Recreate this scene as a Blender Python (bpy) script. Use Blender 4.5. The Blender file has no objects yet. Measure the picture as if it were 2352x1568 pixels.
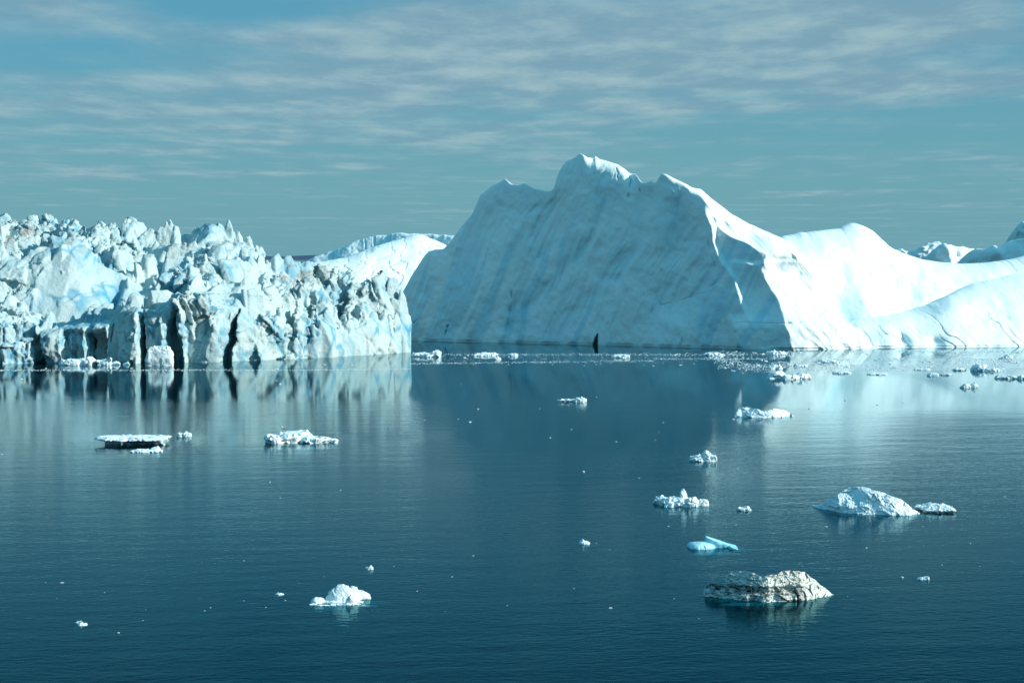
import bpy, math, random
import numpy as np
from mathutils import Vector, Matrix
C = bpy.context.scene.collection
rnd = random.Random(7)

# ------------------------------------------------------------------ camera
F, CX, CY, HZ, CH = 4647.0, 1176.0, 784.0, 591.0, 14.0      # focal length and centre in photo pixels (2352 wide), horizon row, eye height
PITCH = math.atan((CY - HZ) / F)
cam_d = bpy.data.cameras.new('camera'); cam = bpy.data.objects.new('camera', cam_d); C.objects.link(cam)
cam.location = (0, 0, CH); cam.rotation_euler = (math.pi / 2 - PITCH, 0, 0)
cam_d.sensor_width = 36; cam_d.lens = 36 * F / 2352; cam_d.clip_start = 1; cam_d.clip_end = 60000
bpy.context.scene.camera = cam

# ------------------------------------------------------------------ sun, sky, exposure
SUN_AZ, SUN_EL = math.radians(104), math.radians(22)          # clockwise from +Y
sd = Vector((math.sin(SUN_AZ) * math.cos(SUN_EL), math.cos(SUN_AZ) * math.cos(SUN_EL), math.sin(SUN_EL)))
sl = bpy.data.lights.new('sun', 'SUN'); sl.energy = 4.8; sl.angle = math.radians(0.53); sl.color = (1.0, 0.96, 0.89)
so = bpy.data.objects.new('sun', sl); C.objects.link(so)
so.rotation_euler = sd.to_track_quat('Z', 'Y').to_euler(); so.location = (300, -100, 150)
sc = bpy.context.scene
sc.view_settings.view_transform = 'Standard'; sc.view_settings.look = 'None'; sc.view_settings.gamma = 1
sc.view_settings.exposure = 0.29; sc.view_settings.use_curve_mapping = False
sc.cycles.max_bounces = 8; sc.cycles.diffuse_bounces = 4; sc.cycles.glossy_bounces = 3; sc.cycles.transparent_max_bounces = 8
sc.cycles.use_denoising = True; sc.cycles.caustics_reflective = False; sc.cycles.caustics_refractive = False

class NT:
    """small helper to write node trees"""
    def __init__(s, tree): s.t = tree
    def n(s, typ, **kw):
        nd = s.t.nodes.new(typ); ins = kw.pop('ins', {})
        for k, v in kw.items(): setattr(nd, k, v)
        for k, v in ins.items(): s.put(nd.inputs[k], v)
        return nd
    def put(s, sock, v):
        if isinstance(v, bpy.types.NodeSocket): s.t.links.new(v, sock)
        elif isinstance(v, bpy.types.Node): s.t.links.new(v.outputs[0], sock)
        else: sock.default_value = v
    def m(s, op, a, b=0.0, c=0.0, clamp=False):
        nd = s.t.nodes.new('ShaderNodeMath'); nd.operation = op; nd.use_clamp = clamp
        for i, v in enumerate((a, b, c)): s.put(nd.inputs[i], v)
        return nd.outputs[0]
    def mix(s, f, a, b, blend='MIX'):
        nd = s.t.nodes.new('ShaderNodeMix'); nd.data_type = 'RGBA'; nd.blend_type = blend
        s.put(nd.inputs[0], f); s.put(nd.inputs[6], a); s.put(nd.inputs[7], b)
        return nd.outputs[2]
    def ramp(s, v, lo, hi, a=0.0, b=1.0, smooth=True):
        nd = s.t.nodes.new('ShaderNodeMapRange'); nd.interpolation_type = 'SMOOTHSTEP' if smooth else 'LINEAR'
        for i, q in enumerate((v, lo, hi, a, b)): s.put(nd.inputs[i], q)
        return nd.outputs[0]
    def noise(s, vec, scale, detail=4, rough=0.5, dist=0.0):
        nd = s.t.nodes.new('ShaderNodeTexNoise'); s.put(nd.inputs['Vector'], vec)
        nd.inputs['Scale'].default_value = scale; nd.inputs['Detail'].default_value = detail
        nd.inputs['Roughness'].default_value = rough; nd.inputs['Distortion'].default_value = dist
        return nd.outputs[0]
    def xyz(s, x, y, z):
        nd = s.t.nodes.new('ShaderNodeCombineXYZ')
        for i, q in enumerate((x, y, z)): s.put(nd.inputs[i], q)
        return nd.outputs[0]

W = bpy.data.worlds.new('World'); sc.world = W; W.use_nodes = True
W.node_tree.nodes.clear(); w = NT(W.node_tree)
sky = w.n('ShaderNodeTexSky', sky_type='NISHITA', sun_disc=False, sun_elevation=SUN_EL, sun_rotation=SUN_AZ,
          altitude=100, air_density=1.0, dust_density=0.6, ozone_density=2.0)
tc = w.n('ShaderNodeTexCoord'); sep = w.n('ShaderNodeSeparateXYZ', ins={0: tc.outputs['Generated']})
dx, dy, dz = sep.outputs
el = w.m('MAXIMUM', dz, 0.0)
zz = w.m('ADD', el, 0.012)
px_, py_ = w.m('DIVIDE', dx, zz), w.m('DIVIDE', dy, zz)
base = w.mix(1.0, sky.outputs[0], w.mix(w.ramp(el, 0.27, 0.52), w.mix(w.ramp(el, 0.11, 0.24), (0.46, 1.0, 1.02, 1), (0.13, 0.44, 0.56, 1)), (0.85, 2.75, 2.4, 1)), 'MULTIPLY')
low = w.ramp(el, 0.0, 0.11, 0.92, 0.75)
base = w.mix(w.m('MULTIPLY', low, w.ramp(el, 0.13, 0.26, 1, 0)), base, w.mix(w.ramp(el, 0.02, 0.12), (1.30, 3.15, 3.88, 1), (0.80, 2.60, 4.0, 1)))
v1 = w.xyz(w.m('MULTIPLY', px_, 0.62), w.m('MULTIPLY', py_, 0.26), 0.0)
n1 = w.noise(v1, 1.8, 9, 0.6, 0.15)
v2 = w.xyz(w.m('MULTIPLY', px_, 0.34), w.m('MULTIPLY', py_, 1.1), 3.7)
n2 = w.noise(v2, 0.7, 7, 0.55)
v3 = w.xyz(w.m('MULTIPLY', px_, 0.8), w.m('MULTIPLY', py_, 0.36), 9.1)
n3 = w.noise(v3, 3.2, 8, 0.6)
def dirblob(az, ez, ra, re):                                  # soft patch of cloud cover round one direction of the sky
    a = w.m('DIVIDE', w.m('SUBTRACT', w.m('DIVIDE', dx, w.m('MAXIMUM', dy, 0.05)), az), ra)
    e = w.m('DIVIDE', w.m('SUBTRACT', el, ez), re)
    return w.m('EXPONENT', w.m('MULTIPLY', w.m('ADD', w.m('MULTIPLY', a, a), w.m('MULTIPLY', e, e)), -1.0))
def dirpx(X, Y, rX, rY): return dirblob((X - CX) / F, (HZ - Y) / F, rX / F, rY / F)
cov = w.m('ADD', w.m('MULTIPLY', n1, 0.5), w.m('MULTIPLY', n2, 0.5))
bias = w.m('ADD', w.m('MULTIPLY', dirpx(1250, 120, 700, 170), 0.20), w.m('MULTIPLY', dirpx(2150, 60, 420, 80), 0.13))
bias = w.m('ADD', bias, w.m('MULTIPLY', dirpx(300, 240, 520, 60), 0.09))
bias = w.m('ADD', bias, w.m('MULTIPLY', dirpx(100, 30, 260, 45), 0.13))
bias = w.m('ADD', bias, w.m('MULTIPLY', dirpx(2050, 195, 330, 28), 0.12))
bias = w.m('ADD', bias, w.m('MULTIPLY', dirpx(260, 135, 300, 50), -0.14))
bias = w.m('ADD', bias, w.m('MULTIPLY', dirpx(520, 35, 260, 40), -0.20))
bias = w.m('ADD', bias, w.m('MULTIPLY', dirpx(1950, 330, 620, 80), -0.09))
bias = w.m('ADD', bias, w.m('MULTIPLY', dirpx(300, 405, 420, 12), 0.10))
bias = w.m('ADD', bias, w.m('MULTIPLY', dirpx(760, 290, 260, 16), 0.10))
bias = w.m('ADD', bias, w.m('MULTIPLY', dirpx(1880, 447, 150, 9), 0.16))
bias = w.m('ADD', bias, w.m('MULTIPLY', w.ramp(el, 0.0, 0.06, 1, 0), -0.10))
cov = w.m('ADD', cov, bias)
cf = w.m('MULTIPLY', w.ramp(cov, 0.39, 0.70, 0, 0.92), w.ramp(el, 0.2, 0.45, 1.0, 0.55))
lit = w.ramp(w.m('ADD', w.m('MULTIPLY', n3, 0.75), w.m('MULTIPLY', n1, 0.25)), 0.40, 0.65)
ccol = w.mix(lit, (1.75, 3.2, 4.1, 1), (3.05, 4.5, 4.9, 1))
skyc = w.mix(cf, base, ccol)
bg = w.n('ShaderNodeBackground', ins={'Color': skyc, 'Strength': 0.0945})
w.n('ShaderNodeOutputWorld', ins={0: bg})

# ------------------------------------------------------------------ helpers
def ray(X, Y):
    u, v = (X - CX) / F, (CY - Y) / F
    cp, sp = math.cos(PITCH), math.sin(PITCH)
    return u, cp + v * sp, -sp + v * cp
def pt(X, Y, d):
    r = ray(X, Y); k = d / r[1]
    return r[0] * k, d, CH + r[2] * k
def gnd(X, Y):
    r = ray(X, Y); k = -CH / r[2]
    return r[0] * k, r[1] * k
def tag(o, label=None, cat=None, group=None, kind=None):
    for k, v in (('label', label), ('category', cat), ('group', group), ('kind', kind)):
        if v: o[k] = v
    return o

TAB = np.random.RandomState(11).uniform(-1, 1, 64 ** 3).astype(np.float32)
def vn(x, y, z):
    xi, yi, zi = np.floor(x), np.floor(y), np.floor(z)
    fx, fy, fz = x - xi, y - yi, z - zi
    xi, yi, zi = (xi.astype(np.int64) & 63), (yi.astype(np.int64) & 63), (zi.astype(np.int64) & 63)
    fx = fx * fx * fx * (fx * (fx * 6 - 15) + 10); fy = fy * fy * fy * (fy * (fy * 6 - 15) + 10); fz = fz * fz * fz * (fz * (fz * 6 - 15) + 10)
    x1, y1, z1 = (xi + 1) & 63, (yi + 1) & 63, (zi + 1) & 63
    def g(a, b, c): return TAB[(a << 12) | (b << 6) | c]
    a = g(xi, yi, zi) * (1 - fx) + g(x1, yi, zi) * fx; b = g(xi, y1, zi) * (1 - fx) + g(x1, y1, zi) * fx
    c = g(xi, yi, z1) * (1 - fx) + g(x1, yi, z1) * fx; d = g(xi, y1, z1) * (1 - fx) + g(x1, y1, z1) * fx
    return (a * (1 - fy) + b * fy) * (1 - fz) + (c * (1 - fy) + d * fy) * fz
def fbm(x, y, z, oct=4, gain=0.5, ridge=False):
    r = 0; a = 1.0
    for i in range(oct):
        q = vn(x, y, z); r = r + a * ((1 - 2 * np.abs(q)) if ridge else q); a *= gain
        x, y, z = x * 2.03 + 17.3, y * 2.03 + 5.1, z * 2.03 + 29.7
    return r
def worley(x, y, z, jit=0.9):
    """distance to the nearest and second nearest feature point and an id of the nearest"""
    xi, yi, zi = np.floor(x), np.floor(y), np.floor(z)
    f1 = np.full(x.shape, 9.0, np.float32); f2 = f1.copy(); cid = np.zeros(x.shape, np.float32)
    for a in (-1, 0, 1):
        for b in (-1, 0, 1):
            for c in (-1, 0, 1):
                gx, gy, gz = xi + a, yi + b, zi + c
                k = ((gx.astype(np.int64) & 63) << 12) | ((gy.astype(np.int64) & 63) << 6) | (gz.astype(np.int64) & 63)
                h1 = TAB[k]; h2 = TAB[(k * 7 + 1013) & 262143]; h3 = TAB[(k * 13 + 70001) & 262143]
                d = np.sqrt((gx + .5 + .5 * jit * h1 - x) ** 2 + (gy + .5 + .5 * jit * h2 - y) ** 2 + (gz + .5 + .5 * jit * h3 - z) ** 2).astype(np.float32)
                n = d < f1
                f2 = np.where(n, f1, np.minimum(f2, d)); cid = np.where(n, TAB[(k * 29 + 177) & 262143], cid); f1 = np.where(n, d, f1)
    return f1, f2, cid
def facets(x, y, z, seed=0):
    """tilted planes, one per random cell, and the gap to the next cell: the look of broken ice"""
    x, y, z = [np.asarray(v, np.float32) for v in (x, y, z)]
    xi, yi, zi = np.floor(x), np.floor(y), np.floor(z)
    ix, iy, iz = xi.astype(np.int32), yi.astype(np.int32), zi.astype(np.int32)
    f1 = np.full(x.shape, 9.0, np.float32); f2 = f1.copy(); kb = np.zeros(x.shape, np.int32)
    rx, ry, rz = x - xi - .5, y - yi - .5, z - zi - .5
    for a in (-1, 0, 1):
        for b in (-1, 0, 1):
            for c in (-1, 0, 1):
                k = ((((ix + a) & 63) << 12) | (((iy + b) & 63) << 6) | ((iz + c) & 63)) + seed * 7919 & 262143
                ex, ey, ez = rx - a - .48 * TAB[k], ry - b - .48 * TAB[(k * 7 + 1013) & 262143], rz - c - .48 * TAB[(k * 13 + 70001) & 262143]
                d = ex * ex + ey * ey + ez * ez
                n = d < f1
                f2 = np.where(n, f1, np.minimum(f2, d)); f1 = np.where(n, d, f1); kb = np.where(n, (k << 5) | ((a + 1) * 9 + (b + 1) * 3 + c + 1), kb)
    q = kb & 31; k = kb >> 5
    ex, ey, ez = rx - (q // 9 - 1) - .48 * TAB[k], ry - (q // 3 % 3 - 1) - .48 * TAB[(k * 7 + 1013) & 262143], rz - (q % 3 - 1) - .48 * TAB[(k * 13 + 70001) & 262143]
    o = 1.1 * (ex * TAB[(k * 29 + 177) & 262143] + ey * TAB[(k * 37 + 991) & 262143] + ez * TAB[(k * 41 + 4001) & 262143]) + 0.35 * TAB[(k * 53 + 15) & 262143]
    return o, np.sqrt(f2) - np.sqrt(f1)
def vnormals(V, Q, smooth=0):
    n = np.cross(V[Q[:, 2]] - V[Q[:, 0]], V[Q[:, 3]] - V[Q[:, 1]])
    N = np.stack([np.bincount(Q.ravel(), np.repeat(n[:, a], 4), len(V)) for a in range(3)], 1)
    N = N / np.maximum(np.linalg.norm(N, axis=1, keepdims=True), 1e-9)
    if smooth:
        A = np.concatenate([Q.ravel(), np.roll(Q, -1, 1).ravel()]); B = np.concatenate([np.roll(Q, -1, 1).ravel(), Q.ravel()])
        for _ in range(smooth):
            N = np.stack([np.bincount(A, N[B, a], len(V)) for a in range(3)], 1) + N
            N = N / np.maximum(np.linalg.norm(N, axis=1, keepdims=True), 1e-9)
    return N
def ss(a, b, x):
    t = np.clip((x - a) / (b - a), 0, 1); return t * t * (3 - 2 * t)
def smin(a, b, k):
    h = np.clip(0.5 + 0.5 * (b - a) / k, 0, 1); return b * (1 - h) + a * h - k * h * (1 - h)
def smax(a, b, k): return -smin(-a, -b, k)

def mesh_obj(name, V, Q, mat, attrs=None, parent=None, smooth=True):
    me = bpy.data.meshes.new(name); V = np.ascontiguousarray(V, np.float32); Q = np.ascontiguousarray(Q, np.int32)
    k = Q.shape[1]
    me.vertices.add(len(V)); me.vertices.foreach_set('co', V.ravel())
    me.loops.add(Q.size); me.loops.foreach_set('vertex_index', Q.ravel())
    me.polygons.add(len(Q)); me.polygons.foreach_set('loop_start', np.arange(0, Q.size, k, dtype=np.int32))
    me.polygons.foreach_set('loop_total', np.full(len(Q), k, np.int32))
    me.polygons.foreach_set('use_smooth', np.full(len(Q), smooth, bool))
    for a, val in (attrs or {}).items():
        at = me.attributes.new(a, 'FLOAT', 'POINT'); at.data.foreach_set('value', np.ascontiguousarray(val, np.float32))
    me.update(calc_edges=True); me.validate()
    me.materials.append(mat)
    o = bpy.data.objects.new(name, me); C.objects.link(o)
    if parent: o.parent = parent
    return o

def nets(d, org, h):
    """surface nets over the zero level of a field"""
    nx, ny, nz = d.shape; s = d < 0
    cnt = np.zeros((nx - 1, ny - 1, nz - 1), np.int8)
    for a in (0, 1):
        for b in (0, 1):
            for c in (0, 1): cnt += s[a:nx - 1 + a, b:ny - 1 + b, c:nz - 1 + c]
    I, J, K = np.nonzero((cnt > 0) & (cnt < 8))
    ids = np.full(cnt.shape, -1, np.int32); ids[I, J, K] = np.arange(len(I))
    P = np.zeros((len(I), 3), np.float64); N = np.zeros(len(I))
    cor = [(a, b, c) for a in (0, 1) for b in (0, 1) for c in (0, 1)]
    dv = {q: d[I + q[0], J + q[1], K + q[2]] for q in cor}
    for q in cor:
        for ax in range(3):
            if q[ax] == 0:
                r = list(q); r[ax] = 1; r = tuple(r)
                m = (dv[q] < 0) != (dv[r] < 0)
                t = dv[q][m] / (dv[q][m] - dv[r][m])
                e = np.tile(np.array(q, float), (m.sum(), 1)); e[:, ax] += t
                P[m] += e; N[m] += 1
    P = P / N[:, None] + np.stack([I, J, K], 1)
    V = P * h + np.array(org)
    Q = []
    m = s[:-1, 1:-1, 1:-1] != s[1:, 1:-1, 1:-1]; i, j, k = np.nonzero(m); j += 1; k += 1
    q = np.stack([ids[i, j - 1, k - 1], ids[i, j, k - 1], ids[i, j, k], ids[i, j - 1, k]], 1); f = s[i, j, k]; Q.append(np.where(f[:, None], q, q[:, ::-1]))
    m = s[1:-1, :-1, 1:-1] != s[1:-1, 1:, 1:-1]; i, j, k = np.nonzero(m); i += 1; k += 1
    q = np.stack([ids[i - 1, j, k - 1], ids[i - 1, j, k], ids[i, j, k], ids[i, j, k - 1]], 1); f = s[i, j, k]; Q.append(np.where(f[:, None], q, q[:, ::-1]))
    m = s[1:-1, 1:-1, :-1] != s[1:-1, 1:-1, 1:]; i, j, k = np.nonzero(m); i += 1; j += 1
    q = np.stack([ids[i - 1, j - 1, k], ids[i, j - 1, k], ids[i, j, k], ids[i - 1, j, k]], 1); f = s[i, j, k]; Q.append(np.where(f[:, None], q, q[:, ::-1]))
    Q = np.concatenate(Q); Q = Q[(Q >= 0).all(1)]
    return V, Q
def keep_largest(V, Q, min_share=0.02):
    """drops floating crumbs of a field"""
    lab = np.arange(len(V))
    while True:
        l2 = lab.copy(); mn = lab[Q].min(1)
        for c in range(4): np.minimum.at(l2, Q[:, c], mn)
        l2 = l2[l2]
        if (l2 == lab).all(): break
        lab = l2
    u, inv, cn = np.unique(lab, return_inverse=True, return_counts=True)
    good = (cn == cn.max())[inv]
    re = np.cumsum(good) - 1
    return V[good], re[Q[good[Q].all(1)]], good

# ------------------------------------------------------------------ materials
def ice_mat(name, white=(0.80, 0.895, 0.89), blue=(0.22, 0.60, 0.74), dirt=(0.22, 0.20, 0.165), bump=0.12, bscale=1.3, mott=0.35, streak=0.0, sss=0.0, rough=0.55, fine=0.14):
    m = bpy.data.materials.new(name); m.use_nodes = True; m.node_tree.nodes.clear(); t = NT(m.node_tree)
    co = t.n('ShaderNodeTexCoord').outputs['Object']
    ab = t.n('ShaderNodeAttribute', attribute_name='blue').outputs['Fac']
    ad = t.n('ShaderNodeAttribute', attribute_name='dirt').outputs['Fac']
    n1 = t.noise(co, bscale * 0.22, 6, 0.6); n2 = t.noise(co, bscale * 2.2, 6, 0.62)
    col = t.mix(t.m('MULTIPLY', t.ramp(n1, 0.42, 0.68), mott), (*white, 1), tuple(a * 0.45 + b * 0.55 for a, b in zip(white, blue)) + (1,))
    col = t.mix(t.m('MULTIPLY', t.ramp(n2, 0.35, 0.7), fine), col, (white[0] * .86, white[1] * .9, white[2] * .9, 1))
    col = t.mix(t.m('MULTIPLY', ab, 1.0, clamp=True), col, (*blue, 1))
    col = t.mix(t.m('MULTIPLY', ad, t.ramp(n2, 0.3, 0.62), clamp=True), col, (*dirt, 1))
    hgt = t.m('ADD', t.m('MULTIPLY', t.noise(co, bscale, 8, 0.62), 1.0), t.m('MULTIPLY', t.noise(co, bscale * 4, 5, 0.6), 0.25))
    bp = t.n('ShaderNodeBump', ins={'Strength': 1.0, 'Distance': bump, 'Height': hgt})
    b = t.n('ShaderNodeBsdfPrincipled', ins={'Base Color': col, 'Roughness': rough, 'Normal': bp, 'IOR': 1.31, 'Specular IOR Level': 0.35})
    if sss:
        b.inputs['Subsurface Weight'].default_value = sss; b.inputs['Subsurface Radius'].default_value = (0.15, 0.75, 1.0); b.inputs['Subsurface Scale'].default_value = 0.35
    t.n('ShaderNodeOutputMaterial', ins={0: b})
    return m
M_smooth = ice_mat('smooth_ice', bump=0.065, bscale=1.1, mott=0.05, fine=0.06)
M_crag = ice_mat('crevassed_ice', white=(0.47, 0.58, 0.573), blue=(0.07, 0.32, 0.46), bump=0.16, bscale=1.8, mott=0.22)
M_floe = ice_mat('floe_ice', white=(0.80, 0.875, 0.885), bump=0.07, bscale=4, mott=0.25)
M_blue = ice_mat('blue_ice', white=(0.50, 0.78, 0.86), blue=(0.2, 0.62, 0.78), bump=0.03, bscale=4, mott=0.6)
M_dirty = ice_mat('dirty_ice', white=(0.68, 0.70, 0.64), blue=(0.3, 0.5, 0.6), dirt=(0.05, 0.055, 0.055), bump=0.08, bscale=5, mott=0.1)
M_foot = ice_mat('wet_blue_ice', white=(0.30, 0.80, 0.82), blue=(0.1, 0.6, 0.66), bump=0.02, bscale=3, mott=0.3)

mw = bpy.data.materials.new('sea_water'); mw.use_nodes = True; mw.node_tree.nodes.clear(); t = NT(mw.node_tree)
geo = t.n('ShaderNodeNewGeometry').outputs['Position']
sp = t.n('ShaderNodeSeparateXYZ', ins={0: geo})
wx, wy = sp.outputs[0], sp.outputs[1]
big = t.noise(t.xyz(t.m('MULTIPLY', wx, 0.012), t.m('MULTIPLY', wy, 0.03), 0), 1.0, 3, 0.5)
ruf = t.ramp(t.m('ADD', wy, t.m('MULTIPLY', t.m('SUBTRACT', big, 0.5), 260)), 105, 215, 1.0, 0.12)
rot = t.xyz(t.m('ADD', wx, t.m('MULTIPLY', wy, 0.25)), t.m('SUBTRACT', wy, t.m('MULTIPLY', wx, 0.18)), 0)
def wv(sx, sy, sc_, det): 
    mp = t.n('ShaderNodeVectorMath', operation='MULTIPLY', ins={0: rot, 1: (sx, sy, 1)})
    return t.noise(mp.outputs[0], sc_, det, 0.5)
h1 = t.m('MULTIPLY', wv(0.42, 1, 0.45, 2), 0.026)
h2 = t.m('MULTIPLY', wv(0.62, 1, 3.0, 3), 0.015)
hh = t.m('MULTIPLY', t.m('ADD', h1, h2), ruf)
bp = t.n('ShaderNodeBump', ins={'Strength': 1.0, 'Distance': 1.0, 'Height': hh})
inc = t.n('ShaderNodeLayerWeight', ins={'Blend': 0.5}).outputs['Facing']
gcol = t.mix(t.ramp(inc, 0.80, 0.955), (0.27, 0.70, 0.80, 1), (0.76, 0.90, 0.93, 1))
gl = t.n('ShaderNodeBsdfGlossy', ins={'Color': gcol, 'Roughness': 0.045, 'Normal': bp})
df = t.n('ShaderNodeBsdfDiffuse', ins={'Color': (0.001, 0.022, 0.036, 1)})
tr = t.n('ShaderNodeBsdfTransparent', ins={'Color': (0.20, 0.80, 0.79, 1)})
body = t.n('ShaderNodeMixShader', ins={0: 0.75, 1: df, 2: tr})
fr = t.n('ShaderNodeFresnel', ins={'IOR': 1.22, 'Normal': bp})
t.n('ShaderNodeOutputMaterial', ins={0: t.n('ShaderNodeMixShader', ins={0: fr, 1: body, 2: gl})})

def plain(name, c, rough=0.9):
    m = bpy.data.materials.new(name); m.use_nodes = True; t = NT(m.node_tree)
    b = m.node_tree.nodes['Principled BSDF']; b.inputs['Roughness'].default_value = rough
    co = t.n('ShaderNodeTexCoord').outputs['Object']
    t.put(b.inputs['Base Color'], t.mix(t.ramp(t.noise(co, 3, 4), 0.3, 0.7), tuple(q * 0.8 for q in c) + (1,), tuple(min(1, q * 1.15) for q in c) + (1,)))
    return m

# ------------------------------------------------------------------ setting
def grid_obj(name, x0, x1, y0, y1, z, mat):
    return mesh_obj(name, np.array([[x0, y0, z], [x1, y0, z], [x1, y1, z], [x0, y1, z]]), np.array([[0, 1, 2, 3]]), mat)
tag(grid_obj('water', -12000, 12000, -800, 25000, 0.0, mw), 'calm dark teal sea water with mirror reflections', kind='structure')
tag(grid_obj('seabed', -12000, 12000, -800, 25000, -14.0, plain('deep_seabed', (0.002, 0.016, 0.028))), kind='structure')
hx = np.linspace(-6000, 6000, 241); hv = []
for i, x in enumerate(hx):
    top = 34 + 30 * float(vn(np.array([x / 900.]), np.array([0.3]), np.array([0.7]))[0]) + 8 * float(vn(np.array([x / 170.]), np.array([4.3]), np.array([0.7]))[0])
    hv += [(x, 14000, -2), (x, 14250, top * .6), (x, 14700, top), (x, 15800, -2)]
hq = [(4 * i + k, 4 * i + 4 + k, 4 * i + 5 + k, 4 * i + 1 + k) for i in range(240) for k in range(3)]
tag(mesh_obj('hills', np.array(hv), np.array(hq), plain('far_land', (0.02, 0.06, 0.12))), 'dark blue strip of low land on the horizon', kind='structure')

# ------------------------------------------------------------------ smooth icebergs: relief front, rounded crest, sloping back
def relief_berg(name, sil, D, mat, label, dxm, rows, thick, crest=1.0, cp=0.10, post=None, tip=0.25, back_noise=1.5, seed=0.0, rough_sil=0.12, d0=320, cat='iceberg', zb=-0.8, bumps=1.0):
    """sil: outline of the crest as photo points; D(x,z): depth of the front surface in metres at a width and a height"""
    xs, zs = [], []
    for X, Y in sil:
        d = d0
        for _ in range(12):
            x, _y, z = pt(X, Y, d); d = float(D(np.array([x]), np.array([max(z, 0)]))[0]) + (crest if np.isscalar(crest) else float(crest(np.array([x]))[0]))
        xs.append(x); zs.append(z)
    x = np.arange(xs[0], xs[-1], dxm); T = np.interp(x, xs, zs)
    T = T + rough_sil * fbm(x / (2.2 * bumps), x * 0 + seed, x * 0 + .5, 4)
    T = np.maximum(T, tip)
    tt = np.linspace(0, 1, rows)
    Xg = np.repeat(x[:, None], rows, 1); Tg = T[:, None]
    Z = zb + tt[None] * (Tg - zb)
    Y = D(Xg, Z)
    cr = crest if np.isscalar(crest) else crest(x)[:, None]
    q = np.clip((tt[None] - (1 - cp)) / cp, 0, 1)
    Y = Y + cr * (1 - np.sqrt(np.maximum(1 - q * q, 0)))
    blue = np.zeros_like(Y); dirt = np.zeros_like(Y)
    if post: Y, blue, dirt = post(Xg, Z, Y, blue, dirt, Tg)
    rb = 40
    tb = np.linspace(0, 1, rb + 1)[1:]
    Yb = Y[:, -1:] + thick * tb[None] ** 0.8 + back_noise * fbm(np.repeat(x[:, None], rb, 1) / 6, tb[None] * 4 + 0 * T[:, None], 0 * T[:, None] + seed + 0 * tb[None], 3) * tb[None]
    Zb = Tg + (zb - Tg) * tb[None] ** 1.15
    XX = np.concatenate([Xg, np.repeat(x[:, None], rb, 1)], 1); YY = np.concatenate([Y, Yb], 1); ZZ = np.concatenate([Z, Zb], 1)
    n, r = XX.shape
    V = np.stack([XX, YY, ZZ], -1).reshape(-1, 3)
    I = np.arange(n * r).reshape(n, r)
    Q = np.stack([I[:-1, :-1], I[1:, :-1], I[1:, 1:], I[:-1, 1:]], -1).reshape(-1, 4)
    pad = np.zeros((n, rb))
    o = mesh_obj(name, V, Q, mat, {'blue': np.concatenate([blue, pad], 1).ravel(), 'dirt': np.concatenate([dirt, pad], 1).ravel()})
    return tag(o, label, cat)

def seg_dist(x, z, pts):
    """distance to a polyline and the arc position along it"""
    best = np.full(x.shape, 1e9); 
    for (ax, az), (bx, bz) in zip(pts[:-1], pts[1:]):
        vx, vz = bx - ax, bz - az; L = vx * vx + vz * vz + 1e-9
        u = np.clip(((x - ax) * vx + (z - az) * vz) / L, 0, 1)
        best = np.minimum(best, np.hypot(x - ax - u * vx, z - az - u * vz))
    return best
def ppx(pts, d): return [(pt(X, Y, d)[0], pt(X, Y, d)[2]) for X, Y in pts]

# --- the big wedge
xC, yC = gnd(1826, 803)
xA, yA = gnd(950, 781)
SL = (yA - yC) / (xA - xC)                                     # depth change of the face per metre of width (negative: recedes to the left)
def F_face(x, z): return yC + SL * (x - xC) + 0.09 * z + 0.0010 * z * z
CREASE = [(1830, 812), (1826, 803), (1818, 760), (1805, 730), (1785, 690), (1765, 655), (1745, 622), (1740, 612), (1754, 602), (1762, 588), (1750, 571), (1722, 555), (1690, 543), (1668, 538), (1645, 515), (1625, 475), (1582, 434), (1530, 400), (1480, 360)]
ce = np.array([pt(X, Y, 307 + (1826 - X) * 0.04 + (803 - Y) * .008)[::2] for X, Y in CREASE]); ce = ce[np.argsort(ce[:, 1])]
zf = np.linspace(-2, 34, 361); xf = np.interp(zf, ce[:, 1], ce[:, 0]); xf = np.convolve(np.pad(xf, 8, 'edge'), np.ones(17) / 17, 'valid')
RIDGE1 = [(1600, 440), (1625, 478), (1640, 515), (1645, 560), (1660, 600), (1685, 640), (1700, 690), (1712, 735)]
r1 = np.array([pt(X, Y, 311)[::2] for X, Y in RIDGE1]); r1 = r1[np.argsort(r1[:, 1])]
def F2(x, z):
    xr = np.interp(z + 0.3 * vn(x / 2, z * 0, x * 0 + 6), r1[:, 1], r1[:, 0])
    up_ = ss(12.9, 13.7, z + 0.25 * vn(x / 1.5, z * 0, x * 0 + 2))
    off = 1.5 * up_ * ss(23, 19, z) + 0.9 * (1 - up_) * ss(4.0, 7.5, z)
    g = ss(0, 1.1, x - xr)
    p2 = bump2(x, z, 1752, 665, 1.6, 3.4)
    return F_face(x, z) + off * g + 0.9 * p2
def R_dome(x, z):
    xe = np.interp(z + 0.5 * vn(x / 2.5, z * 0, x * 0 + 3), zf, xf)
    u = x - xe
    return F2(xe, z) + np.where(u > 0, 0.34 * u + 0.012 * u * np.abs(u), 0.55 * u)
def G_butt(x, z):                                              # buttress standing proud of the face at its right end
    e = -0.17 * z + xC - 9.0
    return 1.1 * ss(-0.4, 0.9, x - e) * ss(5.5, 3.0, z) * (1 - 0.45 * ss(0, 9, x - e))
def bump2(x, z, X, Y, rx, rz, d=309):
    a, _, b = pt(X, Y, d)
    return np.exp(-((x - a) / rx) ** 2 - ((z - b) / rz) ** 2)
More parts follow.
